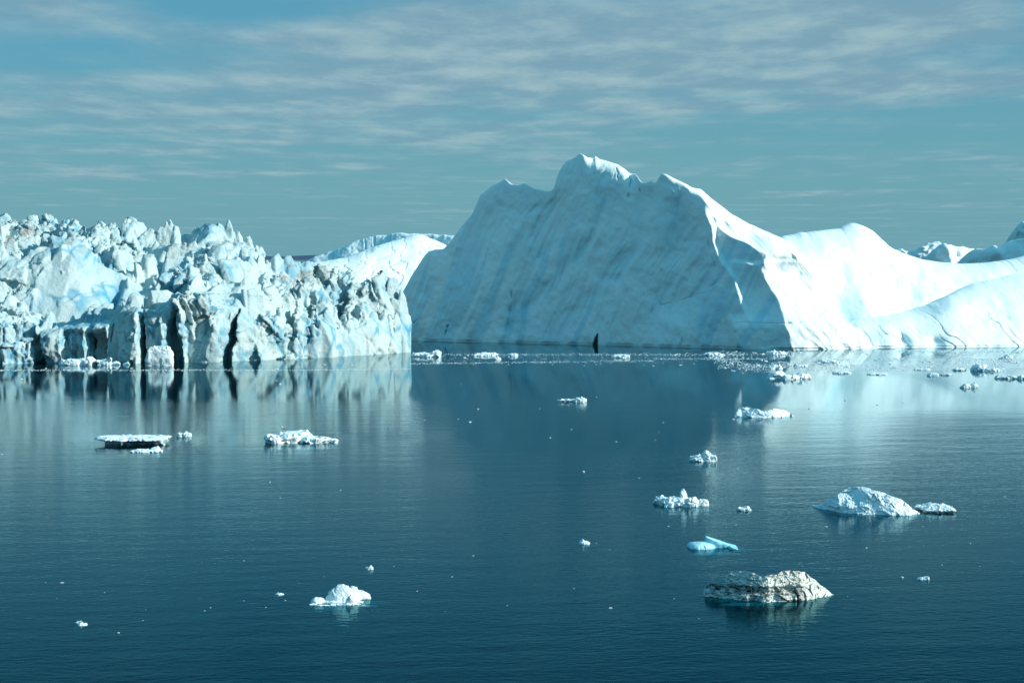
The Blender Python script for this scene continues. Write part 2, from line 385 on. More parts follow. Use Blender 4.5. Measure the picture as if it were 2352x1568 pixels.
def D_big(x, z):
    f = F2(x, z) - G_butt(x, z)
    r = R_dome(x, z)
    r = r + 0.9 * bump2(x, z, 1800, 600, 2.2, 1.0) + 0.7 * bump2(x, z, 1845, 640, 1.6, 1.2)
    r = r + 0.55 * fbm(x / 5.0, z / 4.0, 0 * x + 3.3, 3)
    return smax(f, r, 0.2)
cracks_big = [([(1132, 482), (1137, 505), (1136, 512)], 0.12, 0.7, 1), ([(1174, 660), (1176, 690), (1172, 718)], 0.13, 0.7, 1),
              ([(1448, 385), (1450, 420), (1446, 452)], 0.16, 0.8, 1), ([(1474, 418), (1472, 440)], 0.14, 0.7, 1),
              ([(1021, 755), (1014, 780)], 0.14, 0.8, 1), ([(935, 752), (945, 742)], 0.16, .6, 1), ([(1420, 380), (1422, 410)], .12, .5, .5),
              ([(1500, 660), (1515, 700), (1560, 690), (1610, 670), (1640, 640)], 0.16, 0.35, .3),
              ([(1520, 620), (1515, 650), (1505, 690), (1492, 720)], 0.2, 0.3, .3),
              ([(1692, 740), (1760, 741), (1826, 739), (1860, 729), (1897, 714)], 0.10, 0.25, .0),
              ([(1632, 550), (1640, 590), (1652, 620)], 0.14, 0.4, .2), ([(1648, 540), (1640, 575), (1652, 605)], .1, .3, .1),
              ([(1690, 740), (1686, 770), (1696, 800)], .16, .5, .3), ([(1560, 770), (1556, 800)], .12, .4, .4)]
def post_big(X, Z, Y, blue, dirt, T):
    face = ss(-0.3, 0.6, F2(X, Z) - G_butt(X, Z) - R_dome(X, Z))  # 1 on the left face, 0 on the dome
    s = X - 0.42 * Z                                            # flutes lean: their feet lie to the left
    wob = 1.2 * vn(X / 9, Z / 9, X * 0 + 1)
    fl = fbm((s + wob) / 3.1, Z / 34, X * 0 + 2.2, 4, 0.55)
    wide = fbm((s + wob) / 9.0, Z / 50, X * 0 + 7.7, 2)
    Y = Y + face * (0.18 * fl + 0.62 * wide * ss(0, 6, Z)) * ss(T + .5, T - 9, Z)
    Y = Y - face * 0.035 * fbm((s + wob) / 1.1, Z / 6, X * 0 + 15.5, 3, 0.55, ridge=True) - (1 - face) * 0.17 * fbm((X + .8 * Z) / 3.2, (Z - .7 * X) / 9, X * 0 + 25.5, 3, 0.5, ridge=True)
    Y = Y + 0.12 * fbm(X / 1.3, Z / 1.6, X * 0 + 5.5, 4) * (0.5 + 0.5 * face) + 0.30 * fbm(X / 6, Z / 6, X * 0 + 9.5, 3)
    Y = Y + (1 - face) * 0.35 * np.abs(vn((X * 0.9 + Z * 0.75) / 1.7, (Z - X) / 16, X * 0 + 4.4))
    # hollow below the right crest and the rounded head of the highest peak
    Y = Y + 1.5 * bump2(X, Z, 1585, 560, 3.4, 7.5) + 1.2 * bump2(X, Z, 1560, 690, 4.5, 3.2) - 0.8 * bump2(X, Z, 1320, 420, 5, 6)
    Y = Y + 0.6 * bump2(X, Z, 1265, 470, 3, 5) + 0.5 * bump2(X, Z, 1480, 450, 2.5, 5)
    streak = ss(0.12, 0.62, fbm((s + wob) / 2.0, Z / 26, X * 0 + 12.2, 3, 0.6))
    blue = blue + face * 0.42 * streak * ss(27, 8, Z) + face * 0.14 * ss(.1, .6, fbm(X / 5, Z / 5, X * 0 + 3, 4))
    for pts, wd, am in (([(1245, 500), (1225, 600), (1185, 720)], .8, .5), ([(1330, 570), (1265, 660), (1170, 760)], 1.0, .6), ([(1440, 590), (1360, 690), (1270, 775)], 1.3, .6), ([(1385, 400), (1375, 500), (1330, 600)], .9, .45), ([(1270, 460), (1262, 520), (1240, 590)], .7, .4),
                        ([(1560, 470), (1560, 560), (1530, 660), (1500, 740)], 1.6, .45), ([(1150, 470), (1200, 480), (1245, 470)], .9, .5), ([(1480, 440), (1470, 540), (1420, 640)], .8, .35), ([(1620, 620), (1600, 680), (1560, 700)], 1.2, .4)):
        g = seg_dist(X + 0.7 * vn(X / 2.5, Z / 2.5, X * 0), Z, ppx(pts, 318))
        k = np.exp(-(g / wd) ** 2) * (0.65 + 0.35 * fbm((s + wob) / 0.9, Z / 12, X * 0 + 3, 3))
        blue = blue + 0.5 * am * k; Y = Y + 0.5 * k
    for pts, wd, dp, bl in cracks_big:
        p = ppx(pts, 312 if pts[0][0] > 1560 else 322)
        g = seg_dist(X + 0.12 * vn(X * 2, Z * 2, X * 0), Z, p)
        k = np.exp(-(g / (wd * (0.55 + 0.25 * vn(X * 1.5, Z * 1.5, X * 0 + 5)))) ** 2) * ss(-.55, .1, vn(X * .9, Z * .9, X * 0 + 15))
        Y = Y + 0.6 * dp * k; blue = blue + bl * 0.7 * k
    a, _, b = pt(1375, 796, 313); c, _, e2 = pt(1376, 775, 313)
    slot = ss(a + 0.46, a + 0.34, X) * ss(0, 0.14, X - (a + 0.40 - 0.8 * np.sqrt(np.clip(1 - Z / (e2 + .1), 0, 1)))) * (Z < e2 + .1)
    Y = Y + 3.5 * slot
    Y = Y + 0.12 * ss(0.34, 0.12, Z) * (1 + 1.2 * vn(X * .7, Z * 0, X * 0))
    tri = ss(.5, .0, np.abs(Z - (1.6 + .2 * X * 0)))
    # fringe of lighter toe on the right
    toe = ss(0, 6, X - xC) * ss(6, 0, Z)
    Y = Y - 1.6 * toe + toe * 0.22 * np.abs(vn((X * .8 + Z * 1.0) / 1.1, Z * 0, X * 0 + 8.1))
    return Y, np.clip(blue, 0, 1), dirt
sil_big = [(845, 800), (880, 770), (900, 715), (926, 668), (950, 625), (975, 588), (985, 577), (1000, 573), (1018, 572), (1030, 560), (1045, 540), (1062, 518), (1085, 490), (1097, 462), (1103, 447), (1112, 440), (1135, 425), (1152, 416), (1160, 411),
           (1168, 418), (1176, 424), (1195, 425), (1203, 419), (1212, 424), (1228, 434), (1255, 440), (1266, 438), (1273, 432), (1277, 412), (1284, 395), (1292, 380), (1302, 370), (1318, 363), (1334, 353), (1342, 357), (1350, 363),
           (1360, 363), (1367, 359), (1378, 366), (1400, 371), (1420, 378), (1440, 392), (1450, 398), (1460, 398), (1468, 410), (1474, 418), (1486, 419), (1494, 416), (1506, 420), (1511, 412), (1516, 402), (1522, 399), (1530, 400), (1545, 408),
           (1580, 425), (1588, 430), (1610, 434), (1635, 456), (1660, 476), (1680, 492), (1735, 520), (1795, 546), (1830, 578), (1855, 612), (1872, 645), (1884, 675), (1892, 690), (1898, 708), (1925, 728), (1960, 752), (1982, 778), (1992, 800), (2000, 806)]
def crest_big(x): return 0.3 + 4.5 * ss(-19, -8, x - xC) + 3.0 * ss(-31.5, -29, x - xC) * ss(-22.6, -24, x - xC)
relief_berg('iceberg', sil_big, D_big, M_smooth, 'towering wedge shaped iceberg with steep shaded fluted face and three peaks', 0.14, 230, 30, crest=crest_big, cp=0.12, post=post_big, seed=1.3, rough_sil=0.10, d0=315)

# --- domed berg behind at the right
def D_dome(x, z):
    u = x - pt(1900, 700, 330)[0]
    return 318 + 0.50 * u + 0.62 * z + 0.02 * z * z + 5.0 * np.exp(-((u - 1) / 4.0) ** 2) * ss(16, 2, z) - 0.004 * u * u * ss(0, 20, u)
def post_dome(X, Z, Y, blue, dirt, T):
    Y = Y - 0.10 * fbm((X + .6 * Z) / 3.5, (Z - .5 * X) / 10, X * 0 + 5.5, 3, 0.5, ridge=True) + 0.9 * fbm(X / 9, Z / 7, X * 0 + 4.2, 3) + 0.10 * fbm(X / 1.5, Z / 1.5, X * 0 + 1.2, 3)
    l = (X + 0.55 * Z) / 2.4
    Y = Y + 0.17 * np.exp(-((l - np.round(l) + 0.22 * TAB[(np.round(l).astype(int) * 37) & 4095]) / 0.07) ** 2) * ss(-.1, .35, vn(X / 6, Z / 6, X * 0 + 6))
    blue = blue + 0.35 * bump2(X, Z, 1915, 690, 3.2, 4.0, 325) + 0.15 * bump2(X, Z, 1880, 580, 3, 3, 325)
    return Y, np.clip(blue, 0, 1), dirt
sil_dome = [(1700, 640), (1750, 575), (1780, 552), (1797, 542), (1830, 536), (1860, 532), (1900, 527), (1925, 523), (1938, 517), (1952, 512), (1962, 513), (1985, 520), (2000, 529), (2012, 540), (2030, 557), (2050, 572), (2070, 581), (2090, 588), (2120, 596), (2150, 601), (2200, 605), (2240, 605), (2290, 600), (2320, 595), (2352, 588), (2420, 578), (2520, 575), (2620, 640), (2700, 760)]
relief_berg('iceberg', sil_dome, D_dome, M_smooth, 'smooth domed white iceberg just behind the right flank of the tallest one', 0.2, 130, 35, crest=7, cp=0.25, post=post_dome, seed=2.1, d0=330)

# --- low whale-backed berg at the right
def D_low(x, z):
    u = x - pt(2000, 798, 314)[0]
    return 314 + 0.06 * u + 0.0045 * u * u + 1.05 * z + 0.05 * z * z
def post_low(X, Z, Y, blue, dirt, T):
    Y = Y - 0.08 * fbm((X + .8 * Z) / 2.4, (Z - .6 * X) / 8, X * 0 + 35.5, 3, 0.5, ridge=True) + 0.6 * fbm(X / 7, Z / 5, X * 0 + 14.2, 3) + 0.08 * fbm(X / 1.2, Z / 1.2, X * 0 + 11.2, 3)
    Y = Y + 2.4 * bump2(X, Z, 2120, 706, 3.6, 1.7, 318) - 1.3 * bump2(X, Z, 2200, 690, 3.0, 3.0, 318)
    l = (X + 0.8 * Z + 0.8 * vn(X / 2, Z / 2, X * 0 + 3)) / 1.9
    k = np.exp(-((l - np.round(l) + 0.3 * TAB[(np.round(l).astype(int) * 53) & 4095]) / 0.05) ** 2) * ss(6, 3.5, Z + 3.5 * TAB[(np.round(l).astype(int) * 91) & 4095]) * (TAB[(np.round(l).astype(int) * 17 + 5) & 4095] > -.2)
    Y = Y + 0.30 * k
    Y = Y + 1.3 * bump2(X, Z, 2075, 782, 1.0, 1.0, 315) + 1.2 * bump2(X, Z, 2150, 787, 1.2, 1.0, 315) - 0.8 * bump2(X, Z, 2040, 770, 1.6, 1.6, 315)
    Y = Y + 0.2 * ss(0.3, 0.14, Z)
    return Y, blue + 0.15 * k, dirt
sil_low = [(1930, 800), (1945, 757), (1960, 738), (1985, 731), (2010, 727), (2050, 722), (2090, 714), (2120, 704), (2150, 691), (2190, 671), (2230, 650), (2265, 640), (2290, 635), (2320, 628), (2352, 622), (2420, 612), (2520, 610), (2640, 640), (2740, 700), (2800, 795)]
relief_berg('iceberg', sil_low, D_low, M_smooth, 'low whale backed white iceberg with thin runnels at the right edge', 0.14, 130, 30, crest=4, cp=0.25, post=post_low, seed=3.1, d0=318)

# --- cracked slope behind the crevassed bergs
def D_crk(x, z): return 352 + 1.75 * z + 0.3 * (x + 20)
def post_crk(X, Z, Y, blue, dirt, T):
    f1, f2, _ = worley(X / 3.3 + 0.25 * vn(X / 2, Z / 2, X * 0), Z / 1.7 + 0.25 * vn(X / 2, Z / 2, X * 0 + 5), X * 0 + 2.5, 0.8)
    k = np.exp(-((f2 - f1) / 0.045) ** 2)
    Y = Y + 0.8 * fbm(X / 6, Z / 4, X * 0 + 2.2, 4) + 0.40 * k
    return Y, 0.30 * k, dirt
sil_crk = [(560, 720), (620, 650), (680, 612), (720, 604), (760, 598), (800, 588), (830, 576), (850, 569), (880, 560), (910, 551), (940, 543), (958, 538), (968, 537), (985, 546), (1000, 551), (1025, 564), (1060, 590), (1130, 640), (1200, 720)]
relief_berg('iceberg', sil_crk, D_crk, M_smooth, 'sunlit rounded iceberg slope netted with fine cracks left of the tallest peak', 0.16, 130, 25, crest=4, cp=0.2, post=post_crk, seed=4.1, d0=370)

# --- tabular berg with a cliff top behind it
def D_tab(x, z): return 430 + 0.55 * z - 0.35 * (x + 20)
def post_tab(X, Z, Y, blue, dirt, T):
    l = X / 3.1 + 0.25 * vn(X / 3, Z / 5, X * 0)
    fr = l - np.floor(l); k = np.exp(-((fr - 0.5) / 0.055) ** 2)
    cliff = ss(T - 3.2, T - 2.8, Z)
    Y = Y + 0.5 * fbm(X / 4, Z / 4, X * 0 + 21, 4) + 0.30 * k * cliff * ss(-.2, .3, vn(X / 4, Z / 9, X * 0 + 2)) + 0.3 * TAB[(np.floor(l).astype(int) * 71) & 4095] * cliff * 0.5 - 1.0 * ss(T - 2.8, T - 3.6, Z)
    return Y, 0.5 * k * cliff + 0.1 * cliff, dirt
sil_tab = [(640, 640), (672, 612), (700, 600), (740, 584), (770, 574), (800, 563), (820, 551), (840, 546), (862, 541), (890, 541), (900, 538), (930, 537), (960, 536), (1000, 539), (1045, 538), (1100, 540), (1200, 545), (1260, 640)]
relief_berg('iceberg', sil_tab, D_tab, M_smooth, 'distant flat topped iceberg with blue notched cliff behind the cracked slope', 0.2, 110, 40, crest=0.6, cp=0.06, post=post_tab, seed=5.1, rough_sil=0.3, d0=440)

# --- far bergs beyond the right saddle
def far(sil, d, sl, b, label, seed, thick=60, crag=1.0, split=None, dxm=0.6):
    def D(x, z):
        y = d + sl * (x - pt(sil[len(sil) // 2][0], 600, d)[0]) + b * z
        if split is not None:
            xs_ = pt(split, 600, d)[0]
            y = np.maximum(y, d + 0.9 * (x - xs_) + b * z * 1.6 - 4)
        return y
    def post(X, Z, Y, blue, dirt, T):
        Y = Y + crag * (2.6 * fbm(X / 14, Z / 11, X * 0 + seed, 4) + 0.9 * fbm(X / 3, Z / 4, X * 0 + seed + 3, 3, ridge=True))
        return Y, 0.12 * ss(.2, .7, fbm(X / 8, Z / 12, X * 0 + seed, 3)), dirt
    return relief_berg('iceberg', sil, D, M_smooth, label, dxm, 70, thick, crest=2, cp=0.1, post=post, seed=seed, rough_sil=0.5 * crag, d0=d)
far([(2118, 640), (2138, 597), (2146, 573), (2156, 566), (2168, 556), (2176, 560), (2190, 564), (2215, 567), (2236, 572), (2262, 640)], 640, -0.75, 0.25, 'small distant iceberg with a shaded left face and bright tilted top', 31.0, split=2178)
far([(2205, 650), (2228, 588), (2240, 578), (2252, 570), (2262, 571), (2275, 568), (2290, 562), (2305, 563), (2320, 557), (2338, 551), (2352, 546), (2400, 538), (2500, 560), (2560, 650)], 560, -0.85, 0.2, 'long shaded grey blue iceberg far off at the right edge', 33.0)
far([(2318, 640), (2326, 560), (2330, 530), (2338, 517), (2347, 507), (2356, 513), (2370, 545), (2385, 640)], 900, -0.8, 0.2, 'far pointed ice tower rising over the long shaded iceberg', 35.0)
far([(2020, 640), (2050, 574), (2070, 571), (2082, 577), (2100, 576), (2112, 570), (2124, 562), (2140, 558), (2152, 553), (2162, 557), (2200, 585), (2230, 640)], 1100, -0.3, 0.5, 'pale far off iceberg showing in the dip behind the dome', 37.0, dxm=0.9)

# ------------------------------------------------------------------ crevassed icebergs at the left (fields over a sheared grid)
def block(d, org, h, c, half, yaw, tx, ty, taper, rnd_=0.12):
    """unions one leaning tapered block of ice into the field"""
    R = Matrix.Rotation(yaw, 3, 'Z') @ Matrix.Rotation(tx, 3, 'X') @ Matrix.Rotation(ty, 3, 'Y')
    rad = math.sqrt(sum(q * q for q in half)) * 1.15
    lo = [max(0, int((c[i] - rad - org[i]) / h)) for i in range(3)]
    hi = [min(d.shape[i], int((c[i] + rad - org[i]) / h) + 2) for i in range(3)]
    if any(hi[i] <= lo[i] for i in range(3)): return
    g = np.meshgrid(*[(np.arange(lo[i], hi[i]) * h + org[i] - c[i]) for i in range(3)], indexing='ij')
    Ri = R.transposed()
    L = [Ri[a][0] * g[0] + Ri[a][1] * g[1] + Ri[a][2] * g[2] for a in range(3)]
    s = 1 - taper * (L[2] / half[2] * 0.5 + 0.5)
    q = [np.abs(L[0]) - half[0] * s + rnd_, np.abs(L[1]) - half[1] * s + rnd_, np.abs(L[2]) - half[2] + rnd_]
    out = np.sqrt(sum(np.maximum(v, 0) ** 2 for v in q)) + np.minimum(np.maximum(np.maximum(q[0], q[1]), q[2]), 0) - rnd_
    sl_ = tuple(slice(lo[i], hi[i]) for i in range(3))
    d[sl_] = np.minimum(d[sl_], out.astype(np.float32))

def shard(d, org, h, c, wid, hei, r, lean=0.0, blunt=0.0, down=None, off=0.0):
    """unions one sharp many sided splinter of ice into the field; c is its tip"""
    down = hei * 0.9 if down is None else max(down, .2)
    rad = wid * 1.3 + abs(lean) * hei
    lo = [max(0, int((c[i] - (rad if i < 2 else hei + down) - org[i]) / h)) for i in range(3)]
    hi = [min(d.shape[i], int((c[i] + (rad if i < 2 else .3) - org[i]) / h) + 2) for i in range(3)]
    if any(hi[i] <= lo[i] for i in range(3)): return
    gx_, gy_, gz_ = np.meshgrid(*[(np.arange(lo[i], hi[i]) * h + org[i] - c[i]).astype(np.float32) for i in range(3)], indexing='ij')
    gx_ = gx_ - lean * gz_
    out = np.full(gx_.shape, -99, np.float32); n = r.choice((4, 5, 5, 6)); a0 = r.uniform(0, 6.28)
    asp = r.uniform(.55, 1.0); ya = r.uniform(0, 3.14); ca, sa = math.cos(ya), math.sin(ya)
    qx, qy = gx_ * ca + gy_ * sa, (-gx_ * sa + gy_ * ca) / asp
    for i in range(n):
        a = a0 + 6.283 * i / n + r.uniform(-.35, .35)
        slope = wid * r.uniform(.65, 1.1) / hei
        out = np.maximum(out, (qx * math.cos(a) + qy * math.sin(a) + slope * gz_ - blunt * wid * r.uniform(.4, 1)) * .85)
    for i in range(2):
        a = r.uniform(0, 6.28); t_ = r.uniform(.2, .8)
        out = np.maximum(out, gz_ * math.sin(t_) + (qx * math.cos(a) + qy * math.sin(a)) * math.cos(t_) * .6 + off - .15 * blunt * wid)
    for i in range(2):                                        # steep lower flanks: the splinter does not widen for ever
        a = r.uniform(0, 6.28)
        out = np.maximum(out, (np.abs(qx * math.cos(a) + qy * math.sin(a)) - wid))
    sl_ = tuple(slice(lo[i], hi[i]) for i in range(3))
    d[sl_] = np.minimum(d[sl_], out)

def crag_berg(label, x0, x1, s0, s1, ztop, h, shear, field, blocks, amp, post, seed, calm):
    ox = (x0, s0, -0.8)
    nx, ny, nz = int((x1 - x0) / h), int((s1 - s0) / h), int((ztop + 0.8) / h)
    gx = (x0 + np.arange(nx) * h).astype(np.float32); gs = (s0 + np.arange(ny) * h).astype(np.float32); gz = (-0.8 + np.arange(nz) * h).astype(np.float32)
    d = field(gx[:, None, None], gs[None, :, None], gz[None, None, :]).astype(np.float32)
    I = np.nonzero(np.abs(d) < amp * 3.9)
    X, S, Z = gx[I[0]], gs[I[1]], gz[I[2]]
    wx_ = 0.35 * vn(X / 2.0 + seed, S / 2.0, Z / 2.0) + .10 * vn(X / .7, S / .7, Z / .7 + seed); wz_ = 0.35 * vn(X / 2.0, S / 2.0 + seed, Z / 2.0 + 9) + .10 * vn(X / .7, S / .7, Z / .7 + 31)
    o1, e1 = facets((X + wx_) / 4.8 + seed, (S + wz_) / 4.8, (Z + wz_) / 8.5, 1)
    o4, e4 = facets((X + wx_) / 2.0 + seed, (S + wz_) / 2.0, (Z + wz_) / 3.6, 6)
    n = 0.6 * fbm(X / 6 + seed, S / 6, Z / 9, 2, 0.5) + 3.4 * o1 + 1.0 * o4
    qx, qs, qz = X + 1.2 * wx_, S + 1.2 * wz_, Z + 1.0 * wx_
    n = n - 0.50 * fbm(qx / 4.2 + seed, qs / 4.2, qz / 7.5, 2, 0.5, ridge=True) - 0.25 * fbm(qx / 1.7 + seed, qs / 1.7, qz / 2.9, 2, 0.55, ridge=True)
    n = n + 1.5 * np.exp(-(e1 / 0.06) ** 2) * ss(0, .4, vn(X / 3, S / 3, Z / 3 + 3))
    n = n * calm(X, S, Z)
    d[I] += (amp * n).astype(np.float32)
    rs = random.Random(int(seed) + 3)
    for c, wd_, hg, ln, bl in blocks: shard(d, ox, h, c, wd_, hg, rs, ln * (c[0] < x1 - 16), bl, down=c[2] + 0.8 - hg if c[0] > x1 - 16 else None)
    d[:, :, 0] = 0.5; d[0] = 0.5; d[-1] = 0.5; d[:, 0] = 0.5; d[:, -1] = 0.5; d[:, :, -1] = 0.5
    V, Q = nets(d, ox, h)
    V, Q, _ = keep_largest(V, Q)
    for it in range(2):                                       # finer breakage pushed along the surface normals
        X, S, Z = V[:, 0], V[:, 1], V[:, 2]; cm = calm(X, S, Z)
        if it == 0: N = vnormals(V, Q, 22)
        wx_ = .10 * vn(X / .8, S / .8, Z / .8 + seed); wz_ = .10 * vn(X / .8, S / .8, Z / .8 + 31)
        if it == 0:
            o2, e2 = facets((X + wx_) / 1.5 + seed, (S + wz_) / 1.5, (Z + wz_) / 3.0, 2)
            crk = np.exp(-(e2 / 0.06) ** 2) * ss(0.1, .4, vn(X / 2.4, S / 2.4, Z / 2.4 + 13))
            dsp = 0.46 * o2 - 0.45 * crk + 0.08 * fbm((X + wx_) / 1.1 + seed, (S + wz_) / 1.1, Z / 1.9, 2, 0.55, ridge=True)
        else:
            o3, e3 = facets((X + wx_) / .62 + seed, (S + wz_) / .62, Z / 1.0, 8)
            dsp = 0.15 * o3 + 0.04 * fbm(X / 0.55 + seed, S / 0.55, Z / 0.75, 3, 0.6, ridge=True)
        V = V + N * (dsp * cm)[:, None]
    blue, dirt = post(V[:, 0], V[:, 1], V[:, 2])
    _, eb = facets(V[:, 0] / 2.6 + seed, V[:, 1] / 2.6, V[:, 2] / 5.5, 12)
    blue = blue + 0.75 * crk * cm + 0.75 * np.exp(-(eb / 0.10) ** 2) * ss(-.1, .4, vn(V[:, 0] / 4, V[:, 1] / 4, V[:, 2] / 4 + 7)); V[:, 1] += shear(V[:, 0])
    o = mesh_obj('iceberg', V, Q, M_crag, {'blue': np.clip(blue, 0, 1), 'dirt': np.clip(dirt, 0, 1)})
    return tag(o, label, 'iceberg')

# front line of the front mass in plan
FL = [(-130, 838), (-60, 838), (0, 836), (75, 834), (140, 834), (240, 834), (330, 834), (420, 833), (520, 831), (600, 827), (700, 823), (800, 818), (880, 813), (940, 810)]
fx = np.array([gnd(*p)[0] for p in FL]); fy = np.array([gnd(*p)[1] for p in FL])
k1 = np.polyfit(fx, fy, 1)
def shear_f(x): return k1[0] * x + k1[1]
def front_off(x): return np.interp(x, fx, fy) - shear_f(x)
mX = lambda X: float(np.interp(X, [p[0] for p in FL], fx))     # photo column at the front line -> metres
def zat(X, Y, s):                                             # height of a photo point lying s metres behind the front line
    d = float(np.interp(mX(X), fx, fy)) + s
    return pt(X, Y, d)[2], pt(X, Y, d)[0]
# crest of the front mass: photo column, row, metres behind the front line, share of the height that is sheer wall
crest_f = [(-120, 690, 9, .7), (-40, 690, 9, .7), (0, 695, 9, .65), (30, 682, 9, .6), (70, 705, 9, .6), (100, 728, 9, .75), (150, 735, 9, .7), (200, 722, 9, .75), (250, 706, 9, .85), (300, 695, 9, .85), (335, 680, 9, .8), (365, 655, 13, .55), (400, 632, 15, .5), (450, 612, 15, .62), (500, 600, 15, .6),
           (540, 598, 15, .5), (580, 600, 15, .45), (620, 596, 15, .35), (660, 602, 14, .3), (690, 622, 13, .3), (740, 642, 12, .25), (790, 660, 11, .25), (830, 662, 9, .3), (860, 645, 7, .35), (890, 640, 6, .45), (915, 665, 4.5, .55), (932, 700, 3, .65), (941, 745, 2, .7), (946, 800, 1.5, .7)]
cxs = []; cz = []; cs = []; cw = []
for X, Y, s, wf in crest_f:
    z, x = zat(X, Y + 16, s); cxs.append(x); cz.append(z); cs.append(s); cw.append(wf)
oi = np.argsort(cxs); cxs, cz, cs, cw = [np.array(a)[oi] for a in (cxs, cz, cs, cw)]
# columns and recesses of the sheer front: photo column from, to, metres of recess (+) or projection (-), top row
slots = [(-20, 2, 1.5, 800, 0), (76, 92, 2.6, 770, 0), (86, 141, 0.6, 745, .5), (142, 190, 1.4, 760, .6), (196, 242, 3.6, 768, .4), (248, 316, -1.0, 690, .72), (319, 331, 4.5, 728, 0), (331, 377, -0.8, 685, .75), (384, 417, 4.5, 712, .3), (422, 494, -1.2, 635, .66), (493, 509, -1.2, 650, -.5), (508, 529, 6.0, 728, 0), (534, 604, -.6, 705, .3)]
sl_m = [(mX(a), mX(b), dd, pt((a + b) / 2, yt, 274)[2], sl) for a, b, dd, yt, sl in slots]
def field_f(x, s, z):
    zt = np.interp(x, cxs, cz).astype(np.float32); sw = np.interp(x, cxs, cs).astype(np.float32); wf = np.interp(x, cxs, cw).astype(np.float32)
    so = s - front_off(x)
    rec = 0
    lean = 0.3 * vn(x / 3 + 0 * z, 0 * x + 0.5 + 0 * z, z / 3 + 0 * x) + (1.5 * np.abs(vn(x / 3.4 + 0.06 * z, 0 * x + 8.5 + 0 * z, z / 14 + 0 * x)) + 0.5 * np.abs(vn(x / 1.3 + 0.1 * z, 0 * x + 2.5 + 0 * z, z / 9 + 0 * x))) * ss(mX(580), mX(640), x)
    for a, b, dd, zc, sl in sl_m:
        wob = 0.22 * vn(0 * x + a + 0 * z, z / 1.3 + 0 * x, 0 * x + 0.3 + 0 * z) + 0.12 * vn(0 * x + a + 0 * z, z / .5 + 0 * x, 0 * x + 0.3 + 0 * z) + (-0.20 * (z - 1) if dd == 6.0 else 0.04 * (z - 3))
        e = 0.22
        if dd > 4:
            m_, hw = (a + b) / 2, (b - a) / 2 * (1 - 0.6 * np.clip(z / zc, 0, 1) ** 2); a, b = m_ - hw, m_ + hw
        rec = rec + (dd + sl * ((b if sl > 0 else a) - x - wob)) * ss(a - e, a + e, x + wob) * ss(b + e, b - e, x + wob) * ss(zc + 1.2, zc - 0.6, z + .5 * wob)
    wall = -(so - rec - 0.14 * z - lean)
    u = np.clip((so - 0.5) / sw, 0, 1.6)
    hgt = zt * (wf + (1 - wf) * np.minimum(u, 1) ** 0.85) - np.maximum(u - 1.05, 0) * 9.0
    hgt = hgt + 1.1 * vn(x / 4.2, s / 4.2, 0 * x + .5 + 0 * s) - 1.6 * np.maximum(0, vn(x / 2.6, s / 7, 0 * x + 3.5 + 0 * s) - .1)
    top = (z - hgt) * 0.75
    back = (so - sw - 11) * 0.8
    edge = (x - cxs[-1] + 2.5 + 0.12 * so) * 0.9
    return smax(smax(wall, top, 0.5), np.maximum(back, edge) + 0 * z, 0.5)
def calm_f(x, s, z): return (0.22 + 0.95 * ss(-.3, .3, vn(x / 7.5 + 3, s / 7.5, z / 7.5))) * (1 - 0.4 * ss(mX(70), mX(90), x) * ss(mX(620), mX(560), x) * ss(8.6, 7.0, z) * ss(5, 2, s - front_off(x)))
rb = random.Random(5); bl_f = []
for _ in range(120):
    x = rb.uniform(cxs[0], cxs[-1] - 1.8); sw = float(np.interp(x, cxs, cs)); zt = float(np.interp(x, cxs, cz)); wf = float(np.interp(x, cxs, cw))
    u = rb.uniform(0.03, 1.08); u = max(u, rb.uniform(.16, 1.0)) if mX(70) < x < mX(640) else u; so = 0.5 + u * sw
    z = zt * (wf + (1 - wf) * min(u, 1) ** 0.85) - max(0, u - 1.05) * 9
    k = 0.4 + 2.1 * rb.random() ** 1.8
    bl_f.append(((x, so + float(front_off(x)), z + 0.75 * k), k * rb.uniform(.5, 1.15), k * rb.uniform(0.9, 2.5), rb.uniform(-.35, .3), rb.choice((0, .3, .7, 1.2))))
def spike(X, Y, s, wpx, hm, lean=0.0, taper=.7, off=None):
    z, x = zat(X, Y, s); wm = wpx * 0.0615 / 2
    return ((x, s + float(front_off(x)), z), wm * 1.4, hm * 1.6, lean, 1.3 - taper)
for q in [(525, 591, 15, 26, 1.5), (548, 596, 15, 22, 1.4), (575, 594, 15, 30, 1.6), (602, 590, 15, 26, 1.3), (640, 582, 14.5, 24, 2.0), (664, 592, 14, 26, 1.6), (681, 606, 13.5, 16, 1.4), (500, 640, 11, 40, 1.6), (565, 645, 9, 30, 2.2), (610, 650, 9, 26, 1.8), (470, 650, 9, 40, 1.8),
          (878, 629, 6.5, 30, 3.0), (902, 640, 5, 26, 3.0), (846, 648, 7, 20, 2.4), (800, 655, 10, 18, 1.2), (770, 645, 11, 30, 1.0), (922, 668, 3, 24, 2.4), (30, 683, 8.5, 34, 1.6), (55, 700, 8, 24, 1.2), (280, 700, 6, 30, 1.6), (345, 690, 6, 44, 1.6), (210, 712, 7, 30, 1.4), (120, 722, 8, 22, 1.2),
          (700, 690, 8, 34, 1.2), (740, 700, 7, 30, 1.5), (820, 720, 5, 40, 2.0), (640, 700, 7, 44, 2.0), (880, 730, 3.5, 40, 2.5)]:
    bl_f.append(spike(*q))
